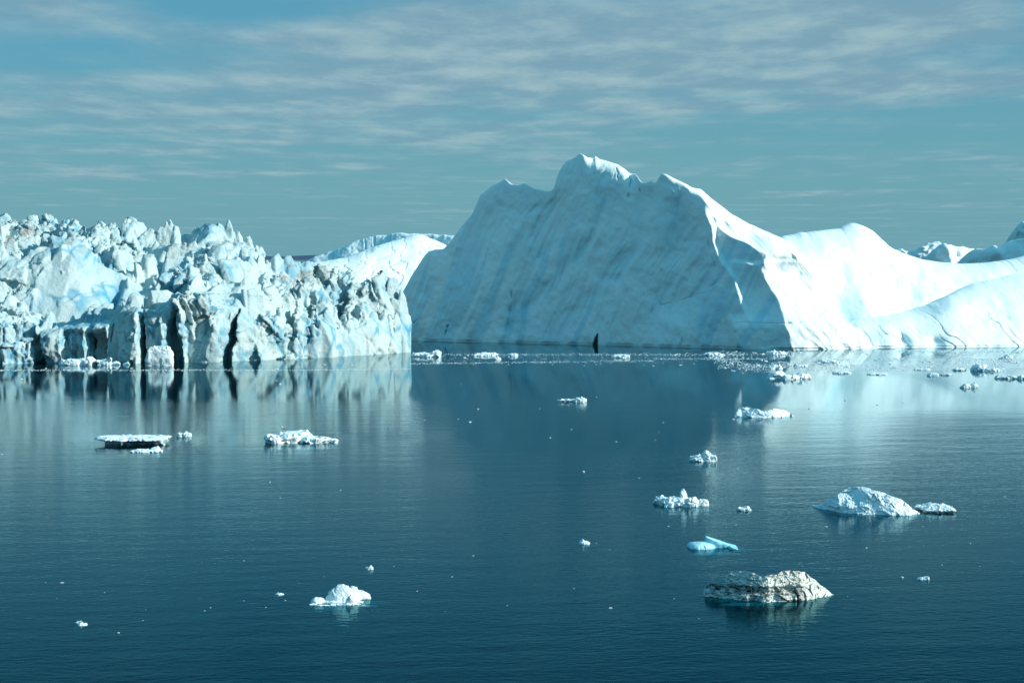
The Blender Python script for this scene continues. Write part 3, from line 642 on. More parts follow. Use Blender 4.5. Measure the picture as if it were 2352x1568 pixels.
def post_f(x, s, z):
    n = fbm(x / 3.2, s / 3.2, z / 4.5, 4)
    blue = 0.22 * ss(0.15, 0.75, n) + 0.32 * ss(0.1, 0.6, fbm(x / 1.2 + 5, s / 1.2, z / 4, 3)) * ss(-0.2, 0.4, n)
    xx = mX(640)
    crest = np.interp(x, cxs, cz)
    dm = np.exp(-((x - xx) / 4.0) ** 2) + 0.35 * np.exp(-((x - mX(760)) / 6) ** 2) + 0.25
    dirt = 0.75 * ss(0.05, 0.55, fbm(x / 2.0, s / 2.0 + 4, z / 1.6, 4)) * ss(-3.2, -0.4, z - crest) * dm
    return blue, dirt
crag_berg('front crevassed iceberg with dark slots between ice columns at the waterline, left', mX(-110), cxs[-1] + 1, -7, 30, 16.2, 0.17, shear_f, field_f, bl_f, 0.62, post_f, 0.0, calm_f)

# --- the serac mass behind it
def calm_b(x, s, z): return (0.22 + 0.95 * ss(-.3, .3, vn(x / 8 + 3, s / 8, z / 8))) * (1 - 0.6 * ss(12.5, 10, s) * ss(xzb(350, 660, 8)[0], xzb(300, 660, 8)[0], x))
S0 = 289.0
def shear_b(x): return S0 + 0.25 * (x + 60)
def xzb(X, Y, s):
    d = S0 + s
    for _ in range(8):
        x, _, z = pt(X, Y, d); d = shear_b(x) + s
    return x, z
tier = [(-130, 585), (-60, 575), (0, 575), (60, 583), (120, 572), (170, 560), (200, 575), (225, 600), (270, 625), (330, 655), (370, 640), (450, 620), (520, 610), (600, 600), (640, 640)]
rid = [(-130, 520), (-60, 515), (0, 515), (40, 522), (80, 512), (118, 508), (140, 530), (185, 535), (215, 545), (260, 535), (300, 530), (340, 538), (390, 530), (430, 545), (480, 532), (525, 528), (560, 550), (592, 575), (604, 605), (630, 680)]
tx_ = np.array([xzb(X, Y, 11) for X, Y in tier]); rx_ = np.array([xzb(X, Y + 18, 26) for X, Y in rid])
def field_b(x, s, z):
    zt = np.interp(x, tx_[:, 0], tx_[:, 1]).astype(np.float32); zr = np.interp(x, rx_[:, 0], rx_[:, 1]).astype(np.float32)
    u = s / 11.0
    low_ = 1.0 + (zt - 1.0) * np.clip(u, 0, 1) ** 0.8
    v = np.clip((s - 12) / 14.0, 0, 1)
    up = zt - 0.8 + (zr - zt + 0.8) * ss(0, 1, v) - np.maximum(s - 27, 0) * 0.8
    hgt = np.where(s < 11.5, low_, up)
    step = 1.3 * vn(x / 4.0, s / 4.0, 0 * x + 2.5 + 0 * s) * ss(11, 14, s) + 0.5 * vn(x / 5.0, s / 5.0, 0 * x + 7.5 + 0 * s)
    cl = xzb(243, 690, 4)[0]
    cleft = 2.6 * np.exp(-((x - cl - 0.12 * (s - 4)) / 0.8) ** 2) * ss(1, 3, s) * ss(11, 8, s)
    top = (z - hgt - step + cleft) * 0.7
    back = (s - 40) * 0.8; edge = (x - rx_[-1, 0] + 0.5) * 0.9
    return smax(smax(-(s - 0.1 * z), top, 0.4), np.maximum(back, edge) + 0 * z, 0.4)
bl_b = []
for _ in range(130):
    x = rb.uniform(rx_[0, 0], rx_[-2, 0]); s = rb.choice([rb.uniform(11, 29), rb.uniform(11, 29), rb.uniform(1, 11)])
    zt = float(np.interp(x, tx_[:, 0], tx_[:, 1])); zr = float(np.interp(x, rx_[:, 0], rx_[:, 1]))
    smooth_part = s < 10 and x < xzb(330, 660, 8)[0]
    z = (1 + (zt - 1) * (s / 11) ** .8) if s < 11.5 else zt - .8 + (zr - zt + .8) * float(ss(0, 1, (s - 12) / 14)) - max(0, s - 27) * .8
    k = (0.5 + 2.3 * rb.random() ** 1.8) * (0.35 if smooth_part else 1)
    bl_b.append(((x, s, z + 0.7 * k), k * rb.uniform(.5, 1.15), k * rb.uniform(0.9, 2.5), rb.uniform(-.35, .3), rb.choice((0, .3, .7, 1.2))))
for X, Y, wp, hm, ln, tp in [(8, 506, 36, 2.0, 0, .4), (42, 516, 26, 1.8, .1, .6), (78, 506, 40, 1.8, .1, .3), (106, 500, 30, 2.2, .15, .5), (116, 496, 22, 2.4, 0.1, .6), (152, 512, 30, 2.2, .1, .3), (168, 514, 34, 2.4, .05, .2), (205, 536, 30, 1.6, 0, .5), (240, 522, 36, 2.2, -.1, .3), (252, 519, 30, 2.0, .15, .3),
                        (300, 507, 30, 2.2, .0, .2), (316, 511, 34, 2.2, .1, .5), (340, 530, 24, 1.5, 0, .4), (382, 508, 20, 2.6, .05, .8), (392, 503, 16, 2.4, 0, .7), (404, 520, 24, 2.2, .1, .7), (372, 524, 24, 2.0, -.2, .7), (455, 530, 34, 1.8, 0, .5), (487, 518, 26, 2.2, .05, .4), (505, 514, 24, 2.2, 0, .5), (524, 509, 24, 2.4, 0.05, .5), (545, 537, 30, 1.8, .1, .6), (572, 546, 34, 2.4, .2, .6), (590, 565, 26, 2.2, .2, .6),
                        (-30, 510, 50, 2.2, 0, .4), (-70, 515, 50, 2.2, 0, .5)]:
    x, z = xzb(X, Y, 26); wm = wp * 0.068 / 2
    bl_b.append(((x, 26, z), wm * 1.4, hm * 1.7, ln, 1.2 - tp))
for X, Y, wp, hm, s in [(345, 590, 46, 3.6, 14), (400, 575, 50, 3.2, 16), (318, 610, 26, 3.2, 12), (460, 590, 44, 3.2, 14), (500, 570, 46, 3.0, 17), (560, 575, 44, 3.0, 17), (110, 545, 46, 2.6, 16), (180, 548, 40, 2.6, 15), (30, 555, 46, 2.6, 15), (260, 570, 44, 2.4, 15), (520, 600, 30, 2.4, 12), (425, 615, 34, 2.4, 11)]:
    x, z = xzb(X, Y, s); wm = wp * 0.066 / 2
    bl_b.append(((x, s, z), wm * 1.2, hm * 2, rb.uniform(-.15, .15), rb.uniform(.4, .9)))
def post_b(x, s, z):
    n = fbm(x / 3.0 + 11, s / 3.0, z / 4.5, 4)
    cl = xzb(243, 690, 4)[0]
    blue = 0.22 * ss(0.15, 0.75, n) + 0.8 * np.exp(-((x - cl - 0.12 * (s - 4)) / 1.0) ** 2) * ss(1, 3, s) * ss(12, 8, s)
    ridge = np.interp(x, rx_[:, 0], rx_[:, 1])
    dirt = 0.75 * ss(0.05, 0.6, fbm(x / 1.8, s / 1.8 + 4, z / 1.5, 4)) * ss(-3.5, -0.5, z - ridge) * (0.35 + np.exp(-((x - xzb(60, 510, 26)[0]) / 5) ** 2) + .5 * np.exp(-((x - xzb(430, 540, 26)[0]) / 4) ** 2))
    return blue, dirt
crag_berg('tall iceberg crowned with jagged ice pinnacles at the far left', rx_[0, 0], rx_[-1, 0] + 1, -3, 43, 22.5, 0.19, shear_b, field_b, bl_b, 0.60, post_b, 23.0, calm_b)

# ------------------------------------------------------------------ floating pieces
def floe(label, blobs, mat=M_floe, amp=0.06, k=0.05, foot=None, cut=None, group=None, nscale=1.0, post=None, res=130, name='ice_floe', cat='ice floe', chunky=0.5, jag=1.0):
    """blobs: (X, Ybase, width px, height px, depth/width, power, lean px) in photo pixels, resting at the waterline"""
    Ym = max(b[1] for b in blobs); X0 = sum(b[0] for b in blobs) / len(blobs)
    gx0, gy0 = gnd(X0, Ym); mp = CH / (Ym - HZ)
    B = []
    for b in blobs:
        X, Yb, wd, hp, dep, pw = b[:6]; lean = b[6] if len(b) > 6 else 0; zc = b[7] if len(b) > 7 else 0
        x, y = gnd(X, Yb); m_ = CH / (Yb - HZ)
        rx = wd * m_ / 2; ry = rx * dep * 1.7; rz = max(hp * m_ - ry * (Yb - HZ) / F, 0.45 * hp * m_)
        B.append((x - gx0, y - gy0 + ry, rx, ry, rz, pw, lean * m_ / max(rz, .01), zc * m_))
    lo = np.array([min(b[0] - b[2] - abs(b[6]) * b[4] for b in B), min(b[1] - b[3] for b in B), -0.30]) - mp * 4
    hi = np.array([max(b[0] + b[2] + abs(b[6]) * b[4] for b in B), max(b[1] + b[3] for b in B), max(b[4] + b[7] for b in B)]) + mp * 6
    h = max(hi[0] - lo[0], (hi[2] - lo[2]) * 1.5) / res
    ax = [np.arange(lo[i], hi[i] + h, h) for i in range(3)]
    X, Y, Z = np.meshgrid(*ax, indexing='ij')
    d = None
    L = hi[0] - lo[0]; fq = nscale / L
    wx2 = 0.03 * L * vn(X * fq * 6 + gx0, Y * fq * 6, Z * fq * 6); wy2 = 0.03 * L * vn(X * fq * 6, Y * fq * 6 + gx0, Z * fq * 6 + 4)
    for (cx, cy, rx, ry, rz, pw, ln, zc) in B:
        zl = (Z - zc)
        q = (np.abs((X + wx2 - cx - ln * np.maximum(zl, 0)) / rx) ** pw + np.abs((Y + wy2 - cy) / ry) ** pw + np.abs(zl / rz) ** pw) ** (1 / pw)
        e = (q - 1) * min(rx, ry, rz)
        d = e if d is None else smin(d, e, k * 0.32 * L)
    if cut is not None: d = cut(X, Y, Z, d, mp)
    n = fbm(X * fq * 9 + gx0, Y * fq * 9 + gy0, Z * fq * 9, 4)
    sc1, sc2 = L / (10 * nscale), L / (26 * nscale)
    o1, e1 = facets((X + wx2) / sc1 + gx0, (Y + wy2) / sc1, (Z + wx2) / sc1 * 1.2, 3)
    o2, e2 = facets((X + wx2) / sc2 + gx0, (Y + wy2) / sc2, (Z + wx2) / sc2 * 1.2, 4)
    fg = min(0.62, amp / 0.12); mz = max(b[4] for b in B)
    d = d + amp * mp * 7 * n + fg * min(1, chunky * 2) * (min(0.45 * sc1, 0.5 * mz) * o1 + min(0.32 * sc2, 0.35 * mz) * o2)
    jag = jag * .55; rs = random.Random(int(X0 * 7 + Ym)); d = d.astype(np.float32)
    if Ym < 862: jag = jag * .45
    for b, (cx, cy, rx, ry, rz, pw, ln, zc) in zip(blobs, B):
        for _ in range(int(jag * (2 + b[2] / 7))):
            a, q = rs.uniform(0, 6.28), rs.random() ** .5 * .85
            e = (1 - q ** pw) ** (1 / pw); wd_ = mp * rs.uniform(2.2, 6.0)
            shard(d, tuple(lo), h, (cx + rx * q * math.cos(a) + ln * rz * e, cy + ry * q * math.sin(a), rz * e * rs.uniform(.8, 1.15) + mp * rs.uniform(0.5, 2.2)), wd_, wd_ * rs.uniform(1.0, 2.2), rs, rs.uniform(-.4, .4), rs.choice((0, .4, 1)))
    d[:, :, 0] = np.maximum(d[:, :, 0], 1e-3)
    for s_ in (0, -1): d[s_] = np.maximum(d[s_], 1e-3); d[:, s_] = np.maximum(d[:, s_], 1e-3)
    d[:, :, -1] = np.maximum(d[:, :, -1], 1e-3)
    V, Q = nets(d.astype(np.float32), tuple(lo), h)
    V, Q, _ = keep_largest(V, Q)
    blue = 0.35 * ss(0.2, 0.8, fbm(V[:, 0] * fq * 8, V[:, 1] * fq * 8, V[:, 2] * fq * 8, 3)); dirt = np.zeros(len(V))
    if post: blue, dirt = post(V[:, 0], V[:, 1], V[:, 2], blue, dirt, mp)
    o = mesh_obj(name, V, Q, mat, {'blue': np.clip(blue, 0, 1), 'dirt': np.clip(dirt, 0, 1)})
    o.location = (gx0, gy0, 0)
    tag(o, label, cat, group)
    for (X_, Yb, wd, dep) in foot or ():
        vs = []; qs = []
        x, y = gnd(X_, Yb); m_ = CH / (Yb - HZ); rx = wd * m_ / 2; ry = rx * dep
        nu, nv = 36, 10
        for i in range(nv):
            a = i / (nv - 1)
            for j in range(nu):
                th = 2 * math.pi * j / nu
                rr = (0.15 + 0.85 * a) * (1 + 0.14 * math.sin(3 * th + X_) + 0.08 * math.sin(7 * th))
                vs.append((x - gx0 + rx * rr * math.cos(th), y - gy0 + ry * rr * math.sin(th), -0.02 - 0.10 * a * a))
        for i in range(nv - 1):
            for j in range(nu): qs.append((i * nu + j, i * nu + (j + 1) % nu, (i + 1) * nu + (j + 1) % nu, (i + 1) * nu + j))
        mesh_obj('submerged_foot', np.array(vs), np.array(qs), M_foot, {'blue': np.zeros(len(vs)), 'dirt': np.zeros(len(vs))}, parent=o)
    return o

def undercut(level, depth, side=None):
    def f(X, Y, Z, d, mp):
        m = ss(level * mp, level * mp * .6, Z)
        if side is not None: m = m * ss(side[0] * mp, side[1] * mp, X)
        return d + depth * mp * m
    return f
def rfloe(label, sil, base, extra, mat, thick, post, foot=None, seed=0.0, crest=0.0, cp=.15):
    """a floe from its outline and the line of its front edge on the water, both as photo points"""
    bx = [gnd(*p) for p in base]; xs_, ys_ = [p[0] for p in bx], [p[1] for p in bx]
    mp = CH / (base[len(base) // 2][1] - HZ); xc = gnd(*base[len(base) // 2])[0]
    def D(x, z): return np.interp(x, xs_, ys_) + extra((x - xc) / mp, z / mp) * mp
    def po(X, Z, Y, b, d, T):
        u, zp = (X - xc) / mp, Z / mp
        o1, _ = facets(u / 22, zp / 16, u * 0 + seed, 3); o2, _ = facets(u / 8, zp / 6, u * 0 + seed, 4)
        Y = Y + mp * (7 * o1 + 2.4 * o2 + 1.6 * fbm(u / 9, zp / 6, u * 0 + seed, 4)) * ss(0, 3, T / mp)
        return post(u, zp, Y, b, d, mp)
    o = relief_berg('ice_floe', sil, D, mat, label, mp * 0.55, 110, thick * mp, crest=crest * mp, cp=cp, post=po, tip=0.01, back_noise=thick * .1 * mp, seed=seed, rough_sil=1.3 * mp, d0=ys_[len(ys_) // 2], cat='ice floe', zb=-0.12, bumps=mp * 5)
    for i, (X_, Yb, wd, dep) in enumerate(foot or ()):
        x, y = gnd(X_, Yb); m_ = CH / (Yb - HZ); vs = []; qs = []
        for k in range(6):
            for j in range(36):
                th = 6.2832 * j / 36; rr = (0.2 + .16 * k) * (1 + .14 * math.sin(3 * th + X_))
                vs.append((x + wd * m_ / 2 * rr * math.cos(th), y + wd * m_ / 2 * dep * rr * math.sin(th), -.02 - .1 * (k / 5) ** 2))
        for k in range(5):
            for j in range(36): qs.append((k * 36 + j, k * 36 + (j + 1) % 36, (k + 1) * 36 + (j + 1) % 36, (k + 1) * 36 + j))
        mesh_obj('submerged_foot', np.array(vs), np.array(qs), M_foot, {'blue': np.zeros(len(vs)), 'dirt': np.zeros(len(vs))}, parent=o)
def no_post(u, zp, Y, b, d, mp): return Y, b + .25 * ss(.1, .7, fbm(u / 14, zp / 9, u * 0 + 2, 3)), d
floe('thick flat topped ice slab undercut with a dark turquoise edge', [(300, 1024, 150, 22, .6, 4), (250, 1022, 70, 22, .6, 3.5, -6), (350, 1017, 70, 17, .5, 3.5, 4)], amp=.05, chunky=.3, jag=.15, cut=undercut(11, 9, (90, 20)), foot=[(285, 1030, 150, .2)], k=.03)
rfloe('long low floe with two humps under the bright reflection', [(1687, 956), (1690, 949), (1697, 938), (1704, 934), (1716, 934), (1728, 937), (1740, 940), (1752, 945), (1760, 944), (1770, 940), (1780, 938), (1790, 940), (1800, 940), (1810, 945), (1818, 950), (1823, 954)], [(1687, 957), (1740, 959), (1780, 959), (1823, 955)],
      lambda u, zp: 1.6 * zp + 3 * np.sin(u / 14) * ss(2, 8, zp), M_floe, 40, no_post, seed=5.0)
rfloe('broad cone shaped white floe with sloping snowy sides', [(1868, 1162), (1880, 1160), (1890, 1157), (1900, 1151), (1912, 1142), (1926, 1133), (1940, 1124), (1952, 1119), (1960, 1118), (1968, 1116), (1984, 1117), (1998, 1121), (2010, 1126), (2024, 1128), (2040, 1135), (2058, 1142), (2070, 1146), (2080, 1153), (2092, 1163), (2104, 1171), (2113, 1178)], [(1866, 1163), (1890, 1169), (1930, 1177), (1990, 1181), (2050, 1183), (2090, 1182), (2114, 1179)],
      lambda u, zp: 0.85 * zp + 0.010 * zp * zp + 4 * np.sin(u / 17 + zp / 12), M_floe, 70, no_post, foot=[(2095, 1180, 70, .12), (1880, 1166, 60, .1)], seed=8.0)
def dirty_relief(u, zp):
    left = ss(52, 18, u)
    lay = 12 * ss(12, 17, zp) - 7 * ss(27, 33, zp) + 0.5 * zp
    ramp = 0.75 * zp + 0.30 * np.maximum(u - 30, 0)
    cl = sum(8 * np.exp(-((u - q + .12 * zp) / 2.2) ** 2) * ss(20, 14, zp) for q in (24, 42))
    return left * (lay + 3 * np.sin(u / 7) * ss(28, 22, zp)) + (1 - left) * ramp + cl
def dirty_p(u, zp, Y, b, d, mp):
    left = ss(58, 22, u); ban = fbm(u / 26, zp / 2.6, u * 0 + 3, 3)
    d = d + left * (0.75 * ss(8, 15, zp) * ss(34, 26, zp) * ss(-.5, .3, fbm(u / 9, zp / 5, u * 0, 3)) + 0.75 * ss(.05, .5, ban) * ss(30, 24, zp)) + .30 * ss(.1, .6, fbm(u / 16, zp / 10, u * 0 + 9, 4))  # darker across the recess below the slab, plus dirt stripes and patches
    d = d + sum(1.2 * np.exp(-((u - q + .12 * zp) / 2.4) ** 2) * ss(20, 14, zp) for q in (24, 42))  # dark tone follows the clefts cut into the front
    return Y, b + .5 * left * ss(-40, -70, u) * ss(.1, .5, fbm(u / 12, zp / 6, u * 0 + 5, 3)), d
rfloe('big dirty grey ice floe with banded undercut front and smooth right ramp', [(1619, 1368), (1620, 1352), (1623, 1343), (1634, 1339), (1650, 1340), (1664, 1342), (1669, 1334), (1670, 1320), (1680, 1313), (1700, 1311), (1722, 1312), (1738, 1318), (1748, 1324), (1762, 1320), (1785, 1320), (1794, 1313), (1806, 1310), (1836, 1310), (1850, 1314), (1860, 1323), (1874, 1332), (1886, 1344), (1898, 1352), (1908, 1361), (1915, 1368)], [(1618, 1370), (1660, 1373), (1720, 1379), (1768, 1382), (1810, 1380), (1850, 1379), (1885, 1375), (1916, 1370)],
      dirty_relief, M_dirty, 60, dirty_p, foot=[(1735, 1382, 180, .10)], seed=3.0)
floe('small low curl of ice just in front of the flat slab', [(333, 1039, 66, 7, .4, 3), (356, 1037, 24, 11, .6, 2.5)], amp=.05)
floe('tiny rough ice lump beside the right tip of the flat slab', [(412, 1003, 14, 9, .7, 3), (427, 1003, 20, 9, .7, 3.5)], amp=.08)
floe('lumpy white floe with a gull on top and a tail to the right', [(628, 1019, 52, 22, .7, 2.6), (618, 1010, 10, 36, .8, 2, -2), (660, 1018, 62, 26, .7, 2.6), (690, 1016, 60, 26, .6, 2.3), (715, 1018, 70, 15, .5, 2.5), (755, 1016, 46, 8, .4, 2.5)], amp=.11, cut=undercut(9, 6, (-40, -70)), foot=[(690, 1026, 190, .2)], k=.02, nscale=1.4)
floe('thin ice slab with a dark shaded left overhang in mid channel', [(1310, 923, 46, 6, .4, 3, -6), (1333, 924, 26, 11, .6, 3), (1296, 921, 24, 4, .5, 3, -4)], amp=.06, cut=undercut(4, 5, (5, -5)), k=.03)
floe('small spiky floe between the low two humped floe and the rough spired floe', [(1612, 1060, 50, 13, .6, 2.5), (1627, 1060, 26, 24, .7, 2.2, -3), (1600, 1058, 30, 12, .6, 2.5, -4), (1640, 1060, 14, 14, .7, 3)], amp=.10, k=.03, foot=[(1618, 1064, 54, .4)])
floe('rough white floe with a single central spire and turquoise right end', [(1560, 1164, 80, 22, .6, 2.6), (1525, 1158, 40, 17, .6, 2.6, -5), (1572, 1160, 18, 35, .7, 2), (1590, 1164, 30, 22, .6, 2.5), (1612, 1162, 28, 15, .6, 3)], amp=.12, k=.02, nscale=1.3, foot=[(1600, 1166, 70, .35), (1535, 1166, 60, .3)])
floe('tiny rough ice lump right of the spired floe', [(1710, 1173, 30, 8, .6, 3), (1716, 1172, 16, 10, .7, 2.5)], amp=.08)
floe('rounded ice piece trailing off the right foot of the cone shaped floe', [(2160, 1178, 76, 20, .6, 2.4), (2140, 1174, 40, 19, .6, 2.2), (2118, 1170, 34, 10, .6, 2.4), (2185, 1178, 24, 13, .8, 3)], amp=.06, cut=undercut(4, 3), k=.03, foot=[(2135, 1182, 70, .3)])
floe('clear blue wedge of ice with a white lump at its left', [(1612, 1262, 60, 18, .6, 2.3), (1595, 1258, 34, 14, .6, 2.5), (1668, 1258, 92, 60, .3, 3.2), (1692, 1261, 34, 12, .6, 2.6)], mat=M_blue, jag=0, cut=lambda X, Y, Z, d, mp: np.maximum(d, (Z - mp * (20 - .33 * (X + 6 * mp) / mp)) * .9 + np.where(X < -15 * mp, -9, 0)), amp=.03, k=.04, chunky=.2, foot=[(1650, 1266, 116, .2)],
     post=lambda x, y, z, b, d, mp: (0.55 * ss(-14 * mp, 10 * mp, x) * ss(22 * mp, 4 * mp, z) + 0.2, d))
def dirty_post(x, y, z, b, d, mp):
    n = fbm(x * 2.0, y * 2.0, z * 5, 4); ban = fbm(x * .8, y * .8, z * 9, 3)
    return 0.4 * ss(.2, .7, n) * ss(0, -60 * mp, x), 1.4 * ss(-0.3, .3, ban) * ss(31 * mp, 24 * mp, z) * ss(4 * mp, 9 * mp, z) * ss(70 * mp, 40 * mp, x) + 0.5 * ss(.25, .6, n) + .25 * np.exp(-((x - 35 * mp) / (18 * mp)) ** 2) * ss(40 * mp, 50 * mp, z)
def dirty_cut(X, Y, Z, d, mp):
    m = np.exp(-((Z - 17 * mp) / (6 * mp)) ** 2) * ss(55 * mp, 20 * mp, X) * ss(-115 * mp, -70 * mp, X)
    d = d + 7 * mp * m * (1 + .6 * vn(X / (9 * mp), Y / (9 * mp), Z * 0))
    for q in (23, 42): d = np.maximum(d, 3.0 * mp - np.hypot(X - q * mp, (Z - 8 * mp) * .25) - .0 * Z) if False else d + 5 * mp * np.exp(-((X - q * mp + .1 * Z) / (2.5 * mp)) ** 2) * ss(22 * mp, 16 * mp, Z) * ss(10 * mp, 0, Y - 6 * mp)
    return d
floe('white sculpted floe with a round dome, side wings and flat front tongue', [(784, 1384, 76, 44, .3, 1.75), (744, 1374, 54, 24, .3, 2.0), (731, 1386, 32, 15, .6, 2.4), (752, 1385, 50, 7, .35, 2.6), (823, 1376, 56, 22, .35, 2.0), (806, 1378, 40, 32, .4, 2.1), (804, 1389, 24, 26, .35, 1.7), (806, 1397, 74, 8, .25, 2.6), (784, 1390, 112, 4, .3, 2.5)], amp=.035, k=.02, jag=0, chunky=.3, foot=[(815, 1384, 120, .22), (755, 1392, 80, .3), (850, 1378, 80, .08)], res=130)
floe('small rounded ice lump alone in the open water below mid channel', [(1343, 1250, 24, 8, .6, 2.5), (1338, 1249, 10, 11, .7, 2.3)], amp=.04)
floe('small fish shaped ice lump above the sculpted domed floe', [(851, 1308, 12, 8, .7, 2.3), (845, 1306, 12, 4, .6, 2.5)], amp=.06)
floe('low white pyramid of ice left of the sculpted domed floe', [(641, 1366, 20, 5, .6, 1.6)], amp=.03)
floe('thin tilted ice sliver lying low in the bottom left water', [(188, 1436, 24, 6, .5, 2.2), (180, 1432, 16, 6, .5, 2.4)], amp=.03)
floe('low ice cap with a nub in the lower right water', [(2122, 1331, 26, 6, .5, 2.0), (2132, 1331, 8, 8, .8, 2.2)], amp=.04)
floe('rough white floe below the right flank of the tallest iceberg', [(1790, 870, 46, 17, .6, 2.0), (1818, 872, 40, 10, .5, 2.5), (1842, 870, 34, 12, .6, 2.4), (1860, 866, 30, 5, .5, 2.6)], amp=.10, k=.03)
floe('small jagged ice piece behind the rough white floe', [(1782, 848, 32, 11, .6, 2.2), (1800, 845, 22, 9, .6, 2.2), (1768, 847, 20, 4, .6, 2.5)], amp=.10, k=.03)
floe('blue grey ice dome with a trailing tail at the right', [(2255, 852, 40, 17, .7, 1.9), (2278, 853, 40, 8, .6, 2.4)], amp=.07, k=.03)
floe('small ice lump beyond the blue grey ice dome', [(2318, 824, 22, 10, .7, 2.2), (2308, 824, 18, 4, .6, 2.4)], amp=.08)
floe('dark sided ice block below the blue grey ice dome', [(2222, 891, 18, 10, .7, 2.4), (2216, 891, 14, 6, .7, 2.4)], amp=.06)
floe('knobbly white ice lump beside the dark sided block', [(2240, 890, 18, 9, .7, 2.5)], amp=.10)
floe('flat ice piece with an upright knob near the right edge', [(2315, 870, 44, 7, .5, 2.8), (2337, 872, 12, 17, .8, 2.2), (2350, 871, 20, 7, .7, 2.5)], amp=.08, k=.03)
floe('white floe ending in a square block just right of the crevassed front', [(968, 819, 44, 9, .6, 2.5), (1000, 820, 24, 14, .7, 4), (985, 820, 40, 8, .6, 2.5)], amp=.08, k=.03)
floe('flat white ice piece in the drift band under the fluted face', [(1118, 817, 46, 7, .5, 2.6), (1105, 818, 30, 5, .6, 2.5)], amp=.08)
floe('small white ice cap just below the drift band', [(1141, 826, 20, 7, .6, 2.2)], amp=.04)
floe('narrow white ice piece at the right end of the flat drifting one', [(1178, 818, 22, 6, .6, 3), (1160, 816, 18, 5, .6, 2.5)], amp=.07)
floe('low white floe drifting right of the dark cave slot', [(1425, 822, 40, 8, .6, 2.2), (1440, 822, 16, 8, .7, 3), (1406, 823, 14, 4, .7, 2.5)], amp=.07)
floe('pale rounded ice block standing before the dark slot', [(364, 840, 60, 46, .25, 3.4, 2), (347, 840, 30, 42, .4, 3, 2), (380, 840, 34, 30, .3, 3)], jag=.1, amp=.06, chunky=.12, k=.05, name='iceberg', cat='ice block')
def arch_cut(X, Y, Z, d, mp): return np.maximum(d, 5.5 * mp - np.hypot((X - 16 * mp) * .8, Z - 3 * mp))
floe('long sculpted low floe with a small arch below the shaded cliff', [(170, 839, 70, 15, .35, 2.6), (205, 839, 30, 18, .4, 2.2), (232, 839, 46, 13, .35, 2.5), (252, 839, 7, 18, 1, 3), (150, 839, 30, 8, .5, 2.6)], amp=.05, k=.03, cut=arch_cut)
floe('smooth white ice mound at the right tip of the arched floe', [(264, 838, 22, 9, .6, 1.8)], amp=.02)
floe('second smooth ice mound near the arched floe, farther right and smaller', [(288, 838, 15, 6, .6, 1.8)], amp=.02)
for i, (X, Y, wd, hp, lb) in enumerate([(1937, 858, 40, 6, 'thin dark edged ice sliver in the bright reflection below the dome'), (2018, 861, 40, 4, 'flat ice sliver in the bright reflection, farther right'), (2145, 863, 26, 7, 'small pale ice lump left of the blue grey ice dome, nearest the viewer'), (2175, 862, 24, 5, 'dark edged low ice piece between the pale lump and the blue grey dome'),
                                        (2205, 851, 30, 6, 'ice piece hugging the left side of the blue grey dome'), (2120, 850, 34, 4, 'thin ice flake at the left end of the right brash'), (1905, 833, 46, 8, 'low ice mound in the grey brash below the white toe'), (1640, 817, 44, 8, 'white ice mound in the band at the foot of the shaded buttress'), (1785, 815, 44, 9, 'frosty ice mound under the shaded corner of the buttress'),
                                        (1840, 842, 30, 5, 'ice sliver at the edge of dark and bright water')]):
    floe(lb, [(X, Y, wd, hp, .5, 2.3), (X + wd * .22, Y, wd * .5, hp * .7, .6, 2.5)], amp=.08, res=46)

# gull on the lumpy floe
def loft(name, rings, mat, parent=None, n=14):
    vs, qs = [], []
    for (cx, cy, cz_, rx, rz) in rings:
        for j in range(n):
            a = 2 * math.pi * j / n; vs.append((cx, cy + rx * math.cos(a), cz_ + rz * math.sin(a)))
    for i in range(len(rings) - 1):
        for j in range(n): qs.append((i * n + j, i * n + (j + 1) % n, (i + 1) * n + (j + 1) % n, (i + 1) * n + j))
    return mesh_obj(name, np.array(vs), np.array(qs), mat, parent=parent)
GW, GG, GY = plain('gull_plumage', (0.62, 0.6, 0.56)), plain('gull_wing_grey', (0.28, 0.27, 0.26)), plain('gull_bill', (0.4, 0.28, 0.1))
gx, gy = gnd(652, 1012)
g = bpy.data.objects.new('gull', None); C.objects.link(g); g.location = (gx, gy, 0.74)
tag(g, 'grey and white gull standing on the lumpy floe, facing left', 'bird')
loft('body', [(.26, 0, .17, .004, .004), (.2, 0, .18, .03, .02), (.08, 0, .20, .07, .065), (-.04, 0, .22, .08, .085), (-.12, 0, .26, .055, .07), (-.15, 0, .33, .04, .045), (-.17, 0, .39, .045, .048), (-.21, 0, .395, .03, .03), (-.23, 0, .39, .008, .01)], GW, g)
loft('bill', [(-.22, 0, .388, .012, .014), (-.26, 0, .382, .009, .011), (-.285, 0, .374, .002, .003)], GY, g, 8)
for sgn in (-1, 1):
    loft('wing', [(-.08, sgn * .075, .25, .008, .03), (.05, sgn * .085, .23, .012, .055), (.18, sgn * .06, .2, .01, .035), (.33, sgn * .02, .18, .003, .006)], GG, g, 8)
    loft('leg', [(0.0, sgn * .03, .16, .009, .009), (0.005, sgn * .03, .08, .008, .008), (-.005, sgn * .03, -.02, .014, .008)], GY, g, 6)

